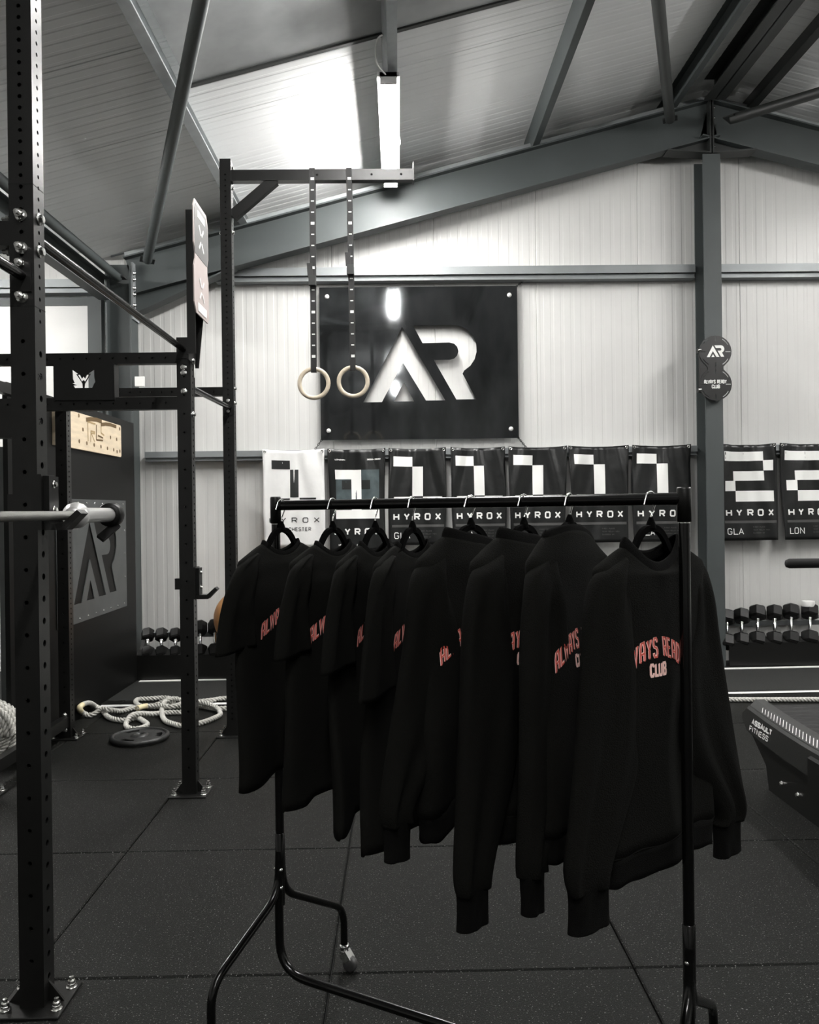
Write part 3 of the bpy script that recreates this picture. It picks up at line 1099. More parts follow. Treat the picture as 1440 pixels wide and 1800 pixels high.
def upright(x, y, z1, front, side, foot=True, label=None):
    b = holed_beam(0.006, z1, PW, PW, front, side)
    o = b.build('upright', M_BLACK, rig, rl_((x, y, 0)))
    if label:
        o['label'] = label
    if foot:
        bp = MB().bbox(-0.1, 0.1, -0.09, 0.1, 0.0, 0.008, 0.002)
        for s_ in (-1, 1):
            bp.add([(s_ * 0.0375, -0.004, 0.008), (s_ * 0.085, -0.004, 0.008), (s_ * 0.0375, -0.004, 0.07), (s_ * 0.0375, 0.004, 0.008), (s_ * 0.085, 0.004, 0.008), (s_ * 0.0375, 0.004, 0.07)],
                   [(0, 1, 2), (3, 5, 4), (1, 4, 5, 2)])
        bp.build('base_plate', M_BLACK, o)
        for sx in (-1, 1):
            for sy in (-0.045, 0.07):
                bolt(o, (sx * 0.078, sy, 0.008), (0, 0, 1), 1.0, True)
    return o


S_SMALL = [(0.1, 2.45, 0.1, 0.006)]
S_SIDE = [(0.1, 2.45, 0.0345, 0.0065)]
near = upright(PX1, PY1, 4.4, [(0.1, 2.14, 0.1, 0.0065), (2.16, 4.3, 0.0345, 0.0065)],
               [(0.05, 2.07, 0.069, 0.0105), (2.10, 4.3, 0.0345, 0.0062)])
mid = upright(PX1, PY2, 2.46, S_SMALL, S_SIDE)
tall = upright(PX1, PY3, 3.91, [(0.1, 3.85, 0.0372, 0.0055)], [(0.1, 3.85, 0.0372, 0.006)])
back1 = upright(PX2, PY2, 2.46, S_SMALL, S_SIDE)
back2 = upright(PX2, PY3, 2.46, S_SMALL, S_SIDE)
back0 = upright(PX2, PY1, 2.46, S_SMALL, S_SIDE)


def cross_x(x0, x1, y, z, h=0.06, name='crossmember'):
    ln = x1 - x0
    b = holed_beam(0, ln, h, 0.05, [(0.04, ln - 0.02, 0.0705, 0.0055)], [(0, ln, 1, 0)])
    remap(b, lambda a, c, d: (x0 + d - PX1, y + c - PY1, z + a))
    return b.build(name, M_BLACK, rig)


def cross_y(x, y0, y1, z, h=0.06, wd=0.05):
    return MB().box(x - wd / 2 - PX1, x + wd / 2 - PX1, y0 - PY1, y1 - PY1, z - h / 2, z + h / 2).build('crossmember', M_BLACK, rig)


HP = PW / 2
xl = PX2 + HP
xr = PX1 - HP
cross_x(xl, xr, PY2, 2.353)
cross_x(xl, xr, PY2, 2.110, 0.066)
cross_x(PX2 - 1.2, PX2 - HP, PY2, 2.353)
cross_x(PX2 - 1.2, PX2 - HP, PY2, 2.110, 0.066)
cross_x(xl, xr, PY3, 2.338)
cross_x(xl, xr, PY1, 2.385, 0.075)
cross_x(xl, xr, PY1, 1.80, 0.085)
cross_y(PX2, PY1 + HP, PY2 - HP, 2.25)
cross_y(PX2, PY2 + HP, PY3 - HP, 2.25)
cross_y(PX2, PY2 + HP, PY3 - HP, 0.115, 0.07)
cross_y(PX2, PY1 + HP, PY2 - HP, 0.115, 0.07)


def pull_bar(a, b, r=0.0165):
    a, b = rl_(a), rl_(b)
    o = MB().tube([a, b], r, 14).build('pull_up_bar', M_BLACKG, rig)
    d = (b - a).normalized()
    for p, s_ in ((a, 1), (b, -1)):
        MB().bar(p, p + d * (s_ * 0.008), 0.06, 0.1, (0, 0, 1)).build('flange', M_BLACK, o)
    return o


pull_bar((PX1 + 0.0, PY1 + HP, 2.395), (PX1 + 0.0, PY2 - HP, 2.395))
pull_bar((PX1 + 0.01, PY2 + HP, 2.205), (PX1 + 0.01, PY3 - HP, 2.225))
pull_bar((PX1 - 0.0, 0.9, 2.255), (PX1 - 0.0, PY1 - HP, 2.25))
# bolts on the near post
for z in (2.435, 2.335, 2.285, 2.185):
    bolt(near, (0.0, -HP, z), (0, -1, 0), 1.1, True)
for z in (2.435, 2.335):
    bolt(near, (HP, 0.0, z), (1, 0, 0), 1.1)
    bolt(near, (-HP, 0.0, z), (-1, 0, 0), 1.1, True)
for z in (2.40, 2.30, 2.27, 2.17):
    bolt(mid, (0.0, -HP, z), (0, -1, 0))
for z in (2.41, 2.34, 2.05):
    bolt(mid, (HP, 0.0, z), (1, 0, 0))
for z in (3.86, 3.72, 3.42, 2.36, 2.26):
    bolt(tall, (HP, 0.0, z), (1, 0, 0), 0.9)
    bolt(tall, (-HP, 0.0, z), (-1, 0, 0), 0.9)
for z in (2.27, 2.20):
    bolt(tall, (0.0, -HP, z), (0, -1, 0), 0.9)
for z in (0.16, 0.06):
    bolt(back2, (0.0, -HP, z), (0, -1, 0))
# collar seam and hole numbers on the near post
for z in (2.157, 2.53):
    sm_ = MB()
    for (a, b, c, d) in ((-HP - .0006, HP + .0006, -HP - .0006, -HP), (-HP - .0006, HP + .0006, HP, HP + .0006), (-HP - .0006, -HP, -HP, HP), (HP, HP + .0006, -HP, HP)):
        sm_.box(a, b, c, d, z - .0012, z + .0012)
    sm_.build('splice_seam', M_HOLE, near)
for z, tx in ((1.935, '23'), (1.797, '21')):
    text_obj('lettering', tx, 0.018, 0.0085, 0.005, 0.0032, M_HOLE, lambda x, y, z=z: (HP + 0.0008, 0.0 - 0.012 + x, z + y), near)

# plate with the cut-out wolf mark between the two crossmembers
lp = thing('tmp', '', '')
bpy.data.objects.remove(lp)
c0 = at(147.2, 666, 4.41)
kz = 4.41 / F / 9


def zp(pts):
    return [((x - 515) * kz, -(y - 505) * kz) for x, y in pts]


wolf = [zp([(340, 362), (432, 428), (402, 434), (498, 580), (500, 648), (378, 648), (352, 608), (408, 602), (335, 572), (372, 570), (346, 505), (344, 430)]),
        zp([(683, 362), (590, 424), (626, 428), (532, 585), (526, 648), (650, 648), (672, 592), (700, 550), (682, 490)]),
        zp([(425, 440), (458, 440), (490, 500), (513, 468), (536, 500), (566, 440), (605, 440), (540, 548), (513, 524), (488, 548)])]
zo_ = zp([(50, 262), (985, 262), (985, 840), (50, 840)])
lpo = plate_with_holes('logo_plate', [zo_[3], zo_[2], zo_[1], zo_[0]], wolf, 0.005, M_BLACK, rig)
lpo.rotation_euler = (PI / 2, 0, 0)
lpo.location = rl_((c0.x, 4.41, c0.z))
for xx in (zo_[0][0], zo_[1][0]):
    MB().box(xx - 0.003, xx + 0.003, zo_[3][1], zo_[0][1], -0.07, 0.0).build('side_return', M_BLACK, lpo)

# target board on a bracket of the middle post
m = MB()
m.add([(HP, -0.10, 2.33), (HP, 0.06, 2.33), (HP, 0.06, 3.10), (HP, -0.10, 3.10), (HP + 0.006, -0.10, 2.33), (HP + 0.006, 0.06, 2.33), (HP + 0.006, 0.06, 3.10), (HP + 0.006, -0.10, 3.10)],
      [(0, 3, 2, 1), (4, 5, 6, 7), (0, 1, 5, 4), (1, 2, 6, 5), (2, 3, 7, 6), (3, 0, 4, 7)])
m.box(HP, HP + 0.045, -0.104, -0.098, 2.36, 3.12)
m.add([(HP, 0.06, 2.31), (HP + 0.02, 0.06, 2.31), (HP + 0.05, 0.06, 2.6), (HP + 0.05, 0.06, 3.08), (HP, 0.06, 3.08), (HP, 0.066, 2.31), (HP + 0.02, 0.066, 2.31), (HP + 0.05, 0.066, 2.6), (HP + 0.05, 0.066, 3.08), (HP, 0.066, 3.08)],
      [(0, 1, 2, 3, 4), (9, 8, 7, 6, 5), (0, 5, 6, 1), (1, 6, 7, 2), (2, 7, 8, 3), (3, 8, 9, 4)])
brk = m.build('target_bracket', M_BLACK, rig, rl_((PX1, PY2, 0)))
tb_out = [(-0.16, 3.12), (-0.13, 3.165), (0.13, 3.165), (0.165, 3.11), (0.165, 2.93), (0.14, 2.885), (0.14, 2.845), (0.165, 2.80), (0.165, 2.60), (0.14, 2.57), (-0.12, 2.57), (-0.16, 2.62), (-0.16, 2.81), (-0.135, 2.85), (-0.135, 2.885), (-0.16, 2.93)]
TX = HP + 0.058
tbo = MB().prism([(y - 0.0, z) for y, z in tb_out], (HP + 0.052, -0.01, 0), (0, 1, 0), (0, 0, 1), (1, 0, 0), 0.006).build('target_board', M_TARGETP, brk)
MB().prism([(-0.145, 2.88), (-0.12, 2.88), (0.125, 2.88), (0.15, 2.93), (0.15, 3.10), (0.12, 3.145), (-0.12, 3.145), (-0.145, 3.11), (-0.145, 2.93)], (TX, -0.01, 0), (0, 1, 0), (0, 0, 1), (1, 0, 0), 0.0015).build('grey_face', M_TARGETG, tbo)


def onT(name, quads, mm):
    m = MB()
    for q in quads:
        m.prism(q, (TX + 0.0015, -0.01, 0), (0, 1, 0), (0, 0, 1), (1, 0, 0), 0.0012)
    return m.build(name, mm, tbo)


def strk(a, b, t):
    a, b = Vector(a), Vector(b)
    d = (b - a).normalized()
    n = Vector((-d.y, d.x)) * t / 2
    return [tuple(a + n), tuple(b + n), tuple(b - n), tuple(a - n)]


onT('mark', [strk((-0.08, 3.105), (0.08, 3.105), 0.035)], M_STITCH)
for a, b in (((-0.05, 3.05), (-0.01, 3.01)), ((0.05, 3.05), (0.01, 3.01)), ((-0.05, 2.93), (-0.01, 2.97)), ((0.05, 2.93), (0.01, 2.97))):
    onT('mark', [strk(a, b, 0.014)], M_STITCH)
for a, b in (((0.05, 2.77), (0.01, 2.73)), ((-0.05, 2.77), (-0.01, 2.73)), ((0.05, 2.66), (0.01, 2.70)), ((-0.05, 2.66), (-0.01, 2.70))):
    onT('mark', [strk(a, b, 0.012)], M_STITCH)
onT('mark', [strk((-0.09, 2.61), (0.1, 2.61), 0.045)], M_STITCH)

# ring arm on the tall post
az = 3.80
arm = MB().box(HP, 1.275, -0.03, 0.03, az - 0.037, az + 0.037).build('ring_arm', M_BLACK, rig, rl_((PX1, PY3, 0)))
MB().bar((HP, 0, 3.53), (0.33, 0, 3.775), 0.05, 0.07, (0, 0, 1)).build('diagonal_brace', M_BLACK, arm)
MB().box(1.27, 1.278, -0.04, 0.04, az - 0.045, az + 0.08).build('end_plate', M_BLACK, arm)
for xx in (0.62, 0.99, 1.19):
    MB().lathe([(0, 0), (0.008, 0), (0.008, 0.003)], (xx, -0.0315, az), (0, 1, 0), 10).build('bolt_hole', M_HOLE, arm)


# gymnastic rings
def gym_ring(u_top, u_bot, v_ring, v_buckle, label, front=True):
    top = at(u_top, 311, PY3)
    bot = at(u_bot, v_ring, PY3)
    o = thing('gymnastic_ring', label, 'gymnastic ring', (bot.x, PY3, bot.z), 0, 'gymnastic rings')
    R, r = 0.0985, 0.0145
    MB().tube([(R * math.cos(a), 0.0, R * math.sin(a)) for a in [2 * PI * i / 40 for i in range(40)]], r, 12, closed=True).build('wooden_ring', M_RING, o)
    dx = top.x - bot.x
    zt = az - bot.z
    sw = 0.038
    path = []
    zb = R - r - 0.004
    # flat strap loop: over the arm and through the ring
    pts = [(0.0, -r - 0.004, R), (dx * 0.5, -0.028, (zt + R) / 2), (dx, -0.034, zt), (dx, -0.034, zt + 0.042), (dx, 0.034, zt + 0.042), (dx, 0.034, zt), (dx * 0.5, 0.02, (zt + R) / 2), (0.0, r + 0.004, R), (0, r + 0.002, zb - 0.004), (0, -r - 0.002, zb - 0.004)]
    m = MB()
    n = len(pts)
    for i in range(n):
        a, b = Vector(pts[i]), Vector(pts[(i + 1) % n])
        wv = Vector((sw / 2, 0, 0))
        d = (b - a).normalized()
        nn = d.cross(Vector((1, 0, 0))).normalized() * 0.0012
        m.add([a - wv - nn, a + wv - nn, b + wv - nn, b - wv - nn, a - wv + nn, a + wv + nn, b + wv + nn, b - wv + nn],
              [(0, 1, 2, 3), (7, 6, 5, 4), (0, 4, 5, 1), (1, 5, 6, 2), (2, 6, 7, 3), (3, 7, 4, 0)])
    st = m.build('strap', M_STRAP, o)
    z = zt - 0.03
    i = 0
    while z > R + 0.02:
        t = (zt - z) / (zt - R)
        x = dx * (1 - t)
        y = -0.034 * (1 - t) + (-r - 0.004) * t - 0.004
        wv, hv = (0.010, 0.004) if i % 4 else (0.012, 0.009)
        MB().box(x + 0.002 - wv, x + 0.002 + wv, y, y + 0.002, z - hv, z + hv).build('length_mark', M_STITCH, st)
        z -= 0.075
        i += 1
    zb_ = at(u_bot, v_buckle, PY3).z - bot.z
    xb_ = dx * (zb_ / zt)
    MB().box(xb_ - 0.026, xb_ + 0.022, -0.062, -0.03, zb_ - 0.03, zb_ + 0.035).build('buckle', M_STEELD, o)
    MB().bar((xb_ - 0.015, -0.045, zb_ + 0.03), (xb_ - 0.02, -0.04, zb_ + 0.12), 0.036, 0.012, (0, 1, 0)).build('strap_tail', M_STRAP, o)
    return o


gym_ring(549.5, 552, 674, 497, 'wooden gymnastic ring on a black strap, nearer the tall post')
gym_ring(614, 621, 671, 478, 'wooden gymnastic ring on a black strap, hanging before the steel sign')


# j-cups
def j_cup(x, y, z, label):
    o = thing('j_cup', label, 'bar holder', (x, y, z), 0, 'bar holders on the rig')
    MB().box(0.0, 0.012, -0.05, 0.05, -0.02, 0.15).build('back_plate', M_BLACK, o)
    poly = [(0.012, 0.0), (0.075, 0.0), (0.125, 0.05), (0.112, 0.062), (0.068, 0.022), (0.012, 0.022)]
    MB().prism(poly, (0, -0.03, -0.022), (1, 0, 0), (0, 0, 1), (0, 1, 0), 0.06).build('hook', M_BLACK, o)
    MB().box(0.012, 0.03, -0.035, 0.035, 0.0, 0.145).build('liner', M_RUB, o)
    bolt(o, (0.03, 0.0, 0.12), (1, 0, 0), 0.7)
    bolt(o, (0.03, 0.0, 0.04), (1, 0, 0), 0.7)
    MB().box(-PW - 0.03, -PW, -0.02, 0.02, 0.03, 0.09).build('rear_pin_block', M_BLACK, o)
    return o


j_cup(PX1 + HP, PY1 + 0.012, 1.493, 'black bar holder on the near rig post, under the chrome barbell')
j_cup(PX1 + HP, PY2, 1.075, 'empty black bar holder low on the middle rig post')

# barbell resting in the near cup, lying along the rig
bb = thing('barbell', 'steel barbell with chrome sleeve resting on the near rig post', 'barbell', (PX1 + HP + 0.062, 2.66, 1.515))
MB().tube([(0, -1.30, 0), (0, 0.0, 0)], 0.0142, 16).build('shaft', M_KNURL, bb)
MB().lathe([(0.0142, -0.03), (0.026, -0.03), (0.029, -0.02), (0.04, -0.012), (0.042, 0.0), (0.042, 0.012), (0.034, 0.02), (0.025, 0.022), (0.025, 0.36), (0.022, 0.365), (0, 0.365)], (0, 0, 0), (0, 1, 0), 24).build('sleeve', M_SATIN, bb)
cl_ = MB().lathe([(0.0255, 0.30), (0.040, 0.30), (0.043, 0.305), (0.043, 0.345), (0.040, 0.35), (0.0255, 0.35)], (0, 0, 0), (0, 1, 0), 20).build('clamp', M_RUB, bb)
MB().bar((0.02, 0.33, -0.035), (-0.02, 0.27, -0.085), 0.03, 0.014, (0, 1, 0)).build('lever', M_RUB, cl_)

# grey perforated post beyond the end of the board
gp = holed_beam(0, 1.98, 0.075, 0.075, [(0.1, 1.9, 0.16, 0.007)], [(0.1, 1.9, 0.16, 0.007)])
gpo = gp.build('perforated_post', M_PLATEG, None, (-2.665, 5.62, 0))
tag(gpo, 'grey perforated steel post at the photo edge behind near rig post', 'post')

# ------------------------------------------------------------------ black board with steel AR sheet and ply hold board
BX = -2.39
bd = tag(MB().box(BX - 0.03, BX, 5.06, 7.47, 0, 2.335).build('tall_board', M_BOARD), 'tall black board standing behind the rig, carrying grey letter plate', 'board')


def onX(u, v, x):
    d = ray(u, v)
    p = CAM + d * (x / d.x)
    return p


ars = thing('letter_plate', 'grey steel plate with cut-out letters fixed on black board', 'sign', (BX + 0.0045, 6.47, 1.17))
holes = [[(x * 0.92 + 0.02, y * 0.92 - 0.01) for x, y in p] for p in AR]
ap = plate_with_holes('plate', [(-0.73, -0.46), (0.73, -0.46), (0.73, 0.46), (-0.73, 0.46)], holes, 0.006, M_PLATEG, ars)
ap.matrix_local = frame_matrix((0, 0, 0), (0, 1, 0), (0, 0, 1), (1, 0, 0))
for i in range(9):
    for zz in (-0.43, 0.43):
        MB().lathe([(0, 0.004), (0.006, 0.003), (0.008, 0.0)], (0.003, -0.66 + i * 0.165, zz), (1, 0, 0), 8).build('screw', M_BOLT, ars)
for zz in (-0.2, 0.0, 0.2):
    MB().lathe([(0, 0.004), (0.006, 0.003), (0.008, 0.0)], (0.003, 0.69, zz), (1, 0, 0), 8).build('screw', M_BOLT, ars)

hb = thing('hold_board', 'pale plywood climbing hold board screwed high on the black board', 'climbing board', (BX, 6.37, 2.135))
q = [(-0.66, -0.135), (0.66, -0.135), (0.675, -0.12), (0.675, 0.12), (0.66, 0.135), (-0.66, 0.135)]
MB().prism(q, (0, 0, 0), (0, 1, 0), (0, 0, 1), (1, 0, 0), 0.028).build('panel', M_PLY, hb)


def hbp(zx, zy):
    p = onX(90 + zx / 9, 610 + zy / 9, BX + 0.029)
    return (p.y - 6.37, p.z - 2.135)


for (zx, zy) in ((440, 1085), (505, 1305), (447, 1490), (567, 1522), (682, 1550), (790, 1575), (893, 1603), (992, 1626), (1045, 1655), (1088, 1648), (940, 1430), (1038, 1460), (1085, 1295)):
    a, b = hbp(zx, zy)
    MB().lathe([(0, 0.0012), (0.013, 0.001), (0.016, 0.0)], (0.028, a, b), (1, 0, 0), 10).build('peg_hole', M_PLYD, hb)
for pts, t in (([(552, 1150), (620, 1140), (720, 1150), (800, 1180)], 0.032), ([(785, 1228), (860, 1218), (940, 1230), (1030, 1262)], 0.028)):
    v, f = ribbon([hbp(*p) for p in pts], t, 0.02)
    MB().add([(0.0295, p.x, p.y) for p in v], f).build('finger_slot', M_PLYD, hb)
for pts in ([(585, 1490), (580, 1180), (700, 1220)], [(625, 1500), (630, 1330), (690, 1345), (690, 1370), (635, 1365), (690, 1500)], [(715, 1230), (715, 1480)], [(790, 1240), (790, 1360), (840, 1400)], [(720, 1470), (820, 1480)], [(740, 1400), (820, 1440)]):
    v, f = ribbon([hbp(*p) for p in pts], 0.014, 0.03)
    MB().add([(0.0292, p.x, p.y) for p in v], f).build('burnt_line', M_PLYD if len(pts) < 3 else mat('light_scorch', (0.36, 0.26, 0.13), 0.7), hb)

# small white box clipped to the column flange
sb = at(247, 671, 7.66)
sbo = tag(MB().box(-0.045, 0.04, -0.03, 0.0, -0.045, 0.045).build('sensor_box', M_WHITE, None, (sb.x, 7.665, sb.z)), 'small white box fixed to the corner column above the board', 'sensor box')


# ------------------------------------------------------------------ dumbbells on low racks
def rack(x0, x1, label, Y=7.62):
    o = thing('dumbbell_rack', label, 'dumbbell rack', ((x0 + x1) / 2, Y, 0), 0, 'low dumbbell racks')
    h = (x1 - x0) / 2
    MB().box(-h, h, -0.14, -0.12, 0.0, 0.225).build('front_skirt', M_BLACK, o)
    MB().bar((-h, -0.09, 0.235), (h, -0.09, 0.235), 0.09, 0.02, (0, -0.6, 1)).build('lower_rail', M_BLACK, o)
    MB().bar((-h, 0.10, 0.375), (h, 0.10, 0.375), 0.008, 0.06, (0, -0.6, 1)).build('upper_rail', M_GALV, o)
    for s_ in (-1, 1):
        MB().bar((s_ * (h - 0.02), -0.12, 0.18), (s_ * (h - 0.02), 0.14, 0.40), 0.03, 0.05).build('side_arm', M_BLACK, o)
        MB().box(s_ * (h - 0.02) - 0.02, s_ * (h - 0.02) + 0.02, 0.06, 0.1, 0.0, 0.34).build('leg', M_BLACK, o)
    return o


rack(-2.40, -0.30, 'low black dumbbell rack against back wall beside the black board')
rack(3.11, 5.4, 'low black dumbbell rack against back wall beyond the treadmill', 7.82)


def dumbbell_mesh(L, r, hl):
    """two hex heads and a handle along +z"""
    heads = []
    for s_ in (-1, 1):
        m = MB()
        c = s_ * L / 2
        m.lathe([(0, -hl / 2), (r * 0.8, -hl / 2), (r, -hl / 2 + r * 0.22), (r, hl / 2 - r * 0.22), (r * 0.8, hl / 2), (0, hl / 2)], (0, 0, 0), (0, 0, 1), 6, False)
        m.v = [(x * 0.866 - y * 0.5, x * 0.5 + y * 0.866, z + c) for x, y, z in m.v]
        heads.append(m)
    h = MB().lathe([(0.016, -L / 2 + hl / 2 - 0.002), (0.019, -L / 2 + hl / 2 + 0.012), (0.013, -L / 2 + hl / 2 + 0.018), (0.0165, 0), (0.013, L / 2 - hl / 2 - 0.018), (0.019, L / 2 - hl / 2 - 0.012), (0.016, L / 2 - hl / 2 + 0.002)], (0, 0, 0), (0, 0, 1), 12)
    return heads, h


def dumbbell(u, v0, v1, r, label, Y=7.61):
    a = at(u, v1, Y - 0.06)      # near, lower head
    b = at(u, v0, Y + 0.09)      # far, higher head
    L = (b - a).length
    o = thing('dumbbell', label, 'dumbbell', (a + b) / 2, 0, 'hex dumbbells on the low racks')
    q = Vector((0, 0, 1)).rotation_difference((b - a).normalized())
    o.rotation_mode = 'QUATERNION'
    o.rotation_quaternion = q
    heads, h = dumbbell_mesh(L, r, min(0.12, L * 0.5))
    for m in heads:
        m.build('hex_head', M_RUB, o)
    h.build('handle', M_CHROME, o)
    return o


ds = [(1278, 1085, 1128, .078, 'black hex dumbbell half hidden by the target column'),
      (1304, 1083, 1126, .080, 'rounder black dumbbell, second along from the target column'),
      (1332, 1077, 1124, .082, 'black hex dumbbell, third along from the target column'),
      (1362, 1077, 1124, .080, 'black hex dumbbell, fourth along from the target column'),
      (1391, 1075, 1123, .082, 'black hex dumbbell, fifth along, just before the one bearing a white roll'),
      (1424, 1075, 1122, .086, 'black hex dumbbell with a white roll on top')]
for u, a, b, r, lb_ in ds:
    dumbbell(u, a, b, r, lb_, 7.81)
dl = [(260, 1116, 1148, .062, 'small black dumbbell at the rack end beside the black board'),
      (284, 1116, 1148, .062, 'small black dumbbell, second from the black board'),
      (309, 1116, 1148, .062, 'small black dumbbell seen just before the middle rig post'),
      (334, 1108, 1147, .066, 'black dumbbell mostly behind the middle rig post'),
      (352, 1104, 1146, .066, 'black dumbbell just past the middle rig post'),
      (378, 1102, 1145, .068, 'black dumbbell below the tan ball, behind the first T-shirt sleeve')]
for u, a, b, r, lb_ in dl:
    dumbbell(u, a, b, r, lb_)
tp = at(1421, 1062, 7.90)
tr_ = MB().lathe([(0.032, 0.0), (0.058, 0.0), (0.06, 0.004), (0.06, 0.05), (0.058, 0.054), (0.032, 0.054), (0.032, 0.0)], (0, 0, 0), (0, 0, 1), 20).build('tape_roll', M_WHITE, None, (tp.x, 7.90, tp.z - 0.022))
tag(tr_, 'small white roll standing on a black dumbbell', 'roll')
# tan ball on the end of the rack
bp_ = at(428, 1086, 7.58)
bl = MB()
N1, N2, RB = 20, 28, 0.265
vs_, fs = [], []
for i in range(N1 + 1):
    th = PI * i / N1
    for j in range(N2):
        p = 2 * PI * j / N2
        rr = RB * (1 - 0.012 * max(0, math.cos(7 * p)) ** 20)
        vs_.append((rr * math.sin(th) * math.cos(p), rr * math.sin(th) * math.sin(p), RB * math.cos(th)))
for i in range(N1):
    for j in range(N2):
        fs.append((i * N2 + j, (i + 1) * N2 + j, (i + 1) * N2 + (j + 1) % N2, i * N2 + (j + 1) % N2))
bl.add(vs_, fs, True)
blo = bl.build('exercise_ball', M_TAN, None, (bp_.x, 7.56, bp_.z))
tag(blo, 'tan exercise ball resting on the rack behind the first T-shirt', 'ball')


# ------------------------------------------------------------------ ropes
def rope_mesh(path, r, pitch=0.082, step=0.0085, closed=False):
    """three twisted strands along a path"""
    P = [Vector(p) for p in path]
    # resample
    out = [P[0]]
    acc = 0.0
    for i in range(len(P) - 1):
        d = (P[i + 1] - P[i])
        L = d.length
        while acc + L >= step:
            t = (step - acc) / L
            q = P[i].lerp(P[i + 1], t)
            P[i] = q
            out.append(q)
            d = P[i + 1] - q
            L = d.length
            acc = 0.0
            if L < 1e-9:
                break
        acc += L
    m = MB()
    n = len(out)
    nx = None
    frames = []
    for i in range(n):
        t = (out[min(i + 1, n - 1)] - out[max(i - 1, 0)]).normalized()
        if nx is None:
            nx = t.cross(Vector((0.1, 0.2, 1))).normalized()
        nx = (nx - t * nx.dot(t)).normalized()
        frames.append((nx.copy(), t.cross(nx)))
    for s_ in range(3):
        pts = []
        for i in range(n):
            a = 2 * PI * (i * step / pitch + s_ / 3)
            e1, e2 = frames[i]
            pts.append(out[i] + (e1 * math.cos(a) + e2 * math.sin(a)) * (r * 0.6))
        m.tube(pts, r * 0.425, 8)
    return m, out


def zr(pts, z=0.02, sc=4.8, ox=130, oy=1200):
    return [gnd(ox + x / sc, oy + y / sc, z) for x, y in pts]


RR = 0.019


def zr0(pts):
    """floor points; where the rope leans up against the board, points on the board's face"""
    out = []
    for p, (x, y) in zip(zr(pts), pts):
        if p.x < BX + 0.03:
            p = onX(130 + x / 4.8, 1200 + y / 4.8, BX + 0.03)
        out.append(p)
    return out


r1 = zr([(1300, 130), (1180, 145), (1060, 158), (960, 170), (860, 172), (780, 188), (660, 196), (565, 196), (522, 165), (545, 140), (640, 135), (770, 126), (820, 140), (836, 168), (772, 192), (742, 245), (765, 315), (850, 350), (915, 362), (1060, 342), (1180, 300), (1235, 262), (1190, 224), (1060, 205), (930, 214), (820, 240), (700, 228), (600, 232), (535, 250)])
for i, z in ((4, .055), (5, .055), (13, .02), (14, .05), (15, .03), (22, .04), (23, .055), (24, .055), (25, .055), (26, .05), (27, .05), (28, .05)):
    r1[i].z = z
far = [Vector((4.6, 6.24, .02)), Vector((3.0, 6.27, .02)), Vector((1.5, 6.42, .02)), Vector((0.2, 6.66, .02)), Vector((-0.8, 6.74, .02))]
m, o1 = rope_mesh(smooth_path(far + r1, 10), RR)
rp = tag(m.build('battle_rope', M_ROPE), 'long off-white battle rope running behind the clothes rail to a taped end', 'rope', 'battle ropes')
MB().tube(o1[-12:], RR * 1.1, 10).build('end_tape', M_ROPEP, rp)
r2 = zr0([(1300, 215), (1180, 216), (1060, 196), (900, 205), (700, 205), (530, 208), (400, 238), (300, 268), (235, 262), (150, 272), (82, 258), (47, 215), (85, 180), (135, 173), (185, 200), (242, 236), (290, 290), (380, 315), (470, 312), (530, 296), (590, 325), (618, 355), (560, 385), (480, 387), (438, 355), (480, 322), (560, 300), (650, 275), (800, 252), (910, 250)])
for i, z in ((7, .055), (8, .055), (15, .02), (19, .02), (25, .055), (26, .055), (27, .03)):
    r2[i].z = z
m, o2 = rope_mesh(smooth_path([Vector((-0.55, 6.38, .02))] + r2, 10), RR)
rp = tag(m.build('battle_rope', M_ROPE), 'shorter off-white battle rope looped on the floor beside the weight plate', 'rope', 'battle ropes')
k = min(range(len(o2)), key=lambda i: (o2[i] - r2[11]).length)
MB().tube(o2[k - 5:k + 8], RR * 1.1, 10).build('end_tape', M_ROPEP, rp)
# coil standing against the low rail at the photo edge
cc_ = at(-18, 1290, 4.98)
pts = []
turns = 11
for i in range(turns * 24):
    a = 2 * PI * i / 24
    lay = (i // 24) % 4
    ring_ = i // 96
    r = 0.175 - 0.036 * ring_ - 0.004 * math.sin(a * 2.3)
    y = (lay - 1.5) * 0.036 + 0.036 * ((i % 24) / 24)
    pts.append((r * math.cos(a), y, r * math.sin(a)))
m, _ = rope_mesh(pts, 0.019)
ro = m.build('rope_coil', M_ROPE, None, (-2.50, 5.0, 0.20))
tag(ro, 'upright coil of off-white rope at the photo edge by the rig foot', 'rope coil')

# ------------------------------------------------------------------ weight plate on the floor
wc = gnd(246, 1300)
wp = thing('weight_plate', 'dark cast weight plate lying flat on the floor before the ropes', 'weight plate', (wc.x, wc.y, 0.0))
Rw = 0.182
ol = [(Rw * math.cos(a), Rw * math.sin(a)) for a in [2 * PI * i / 48 for i in range(48)]]
hs = [[(0.026 * math.cos(a), 0.026 * math.sin(a)) for a in [2 * PI * i / 16 for i in range(16)]]]
for c in (0.15, 2.25, 4.35):
    hs.append(arc_slot(0, 0, Rw * 0.60, Rw * 0.80, c - 0.36, c + 0.36, 8))
d1 = plate_with_holes('disc', ol, hs, 0.026, M_IRON, wp)
d1.location = (0, 0, 0.016)
MB().tube([(Rw * math.cos(a) * 0.975, Rw * math.sin(a) * 0.975, 0.022) for a in [2 * PI * i / 48 for i in range(48)]], 0.0165, 10, closed=True).build('rim', M_IRON, wp)
MB().lathe([(0.026, 0.0), (0.026, 0.04), (0.05, 0.04), (0.06, 0.03)], (0, 0, 0), (0, 0, 1), 24).build('hub', M_IRON, wp)

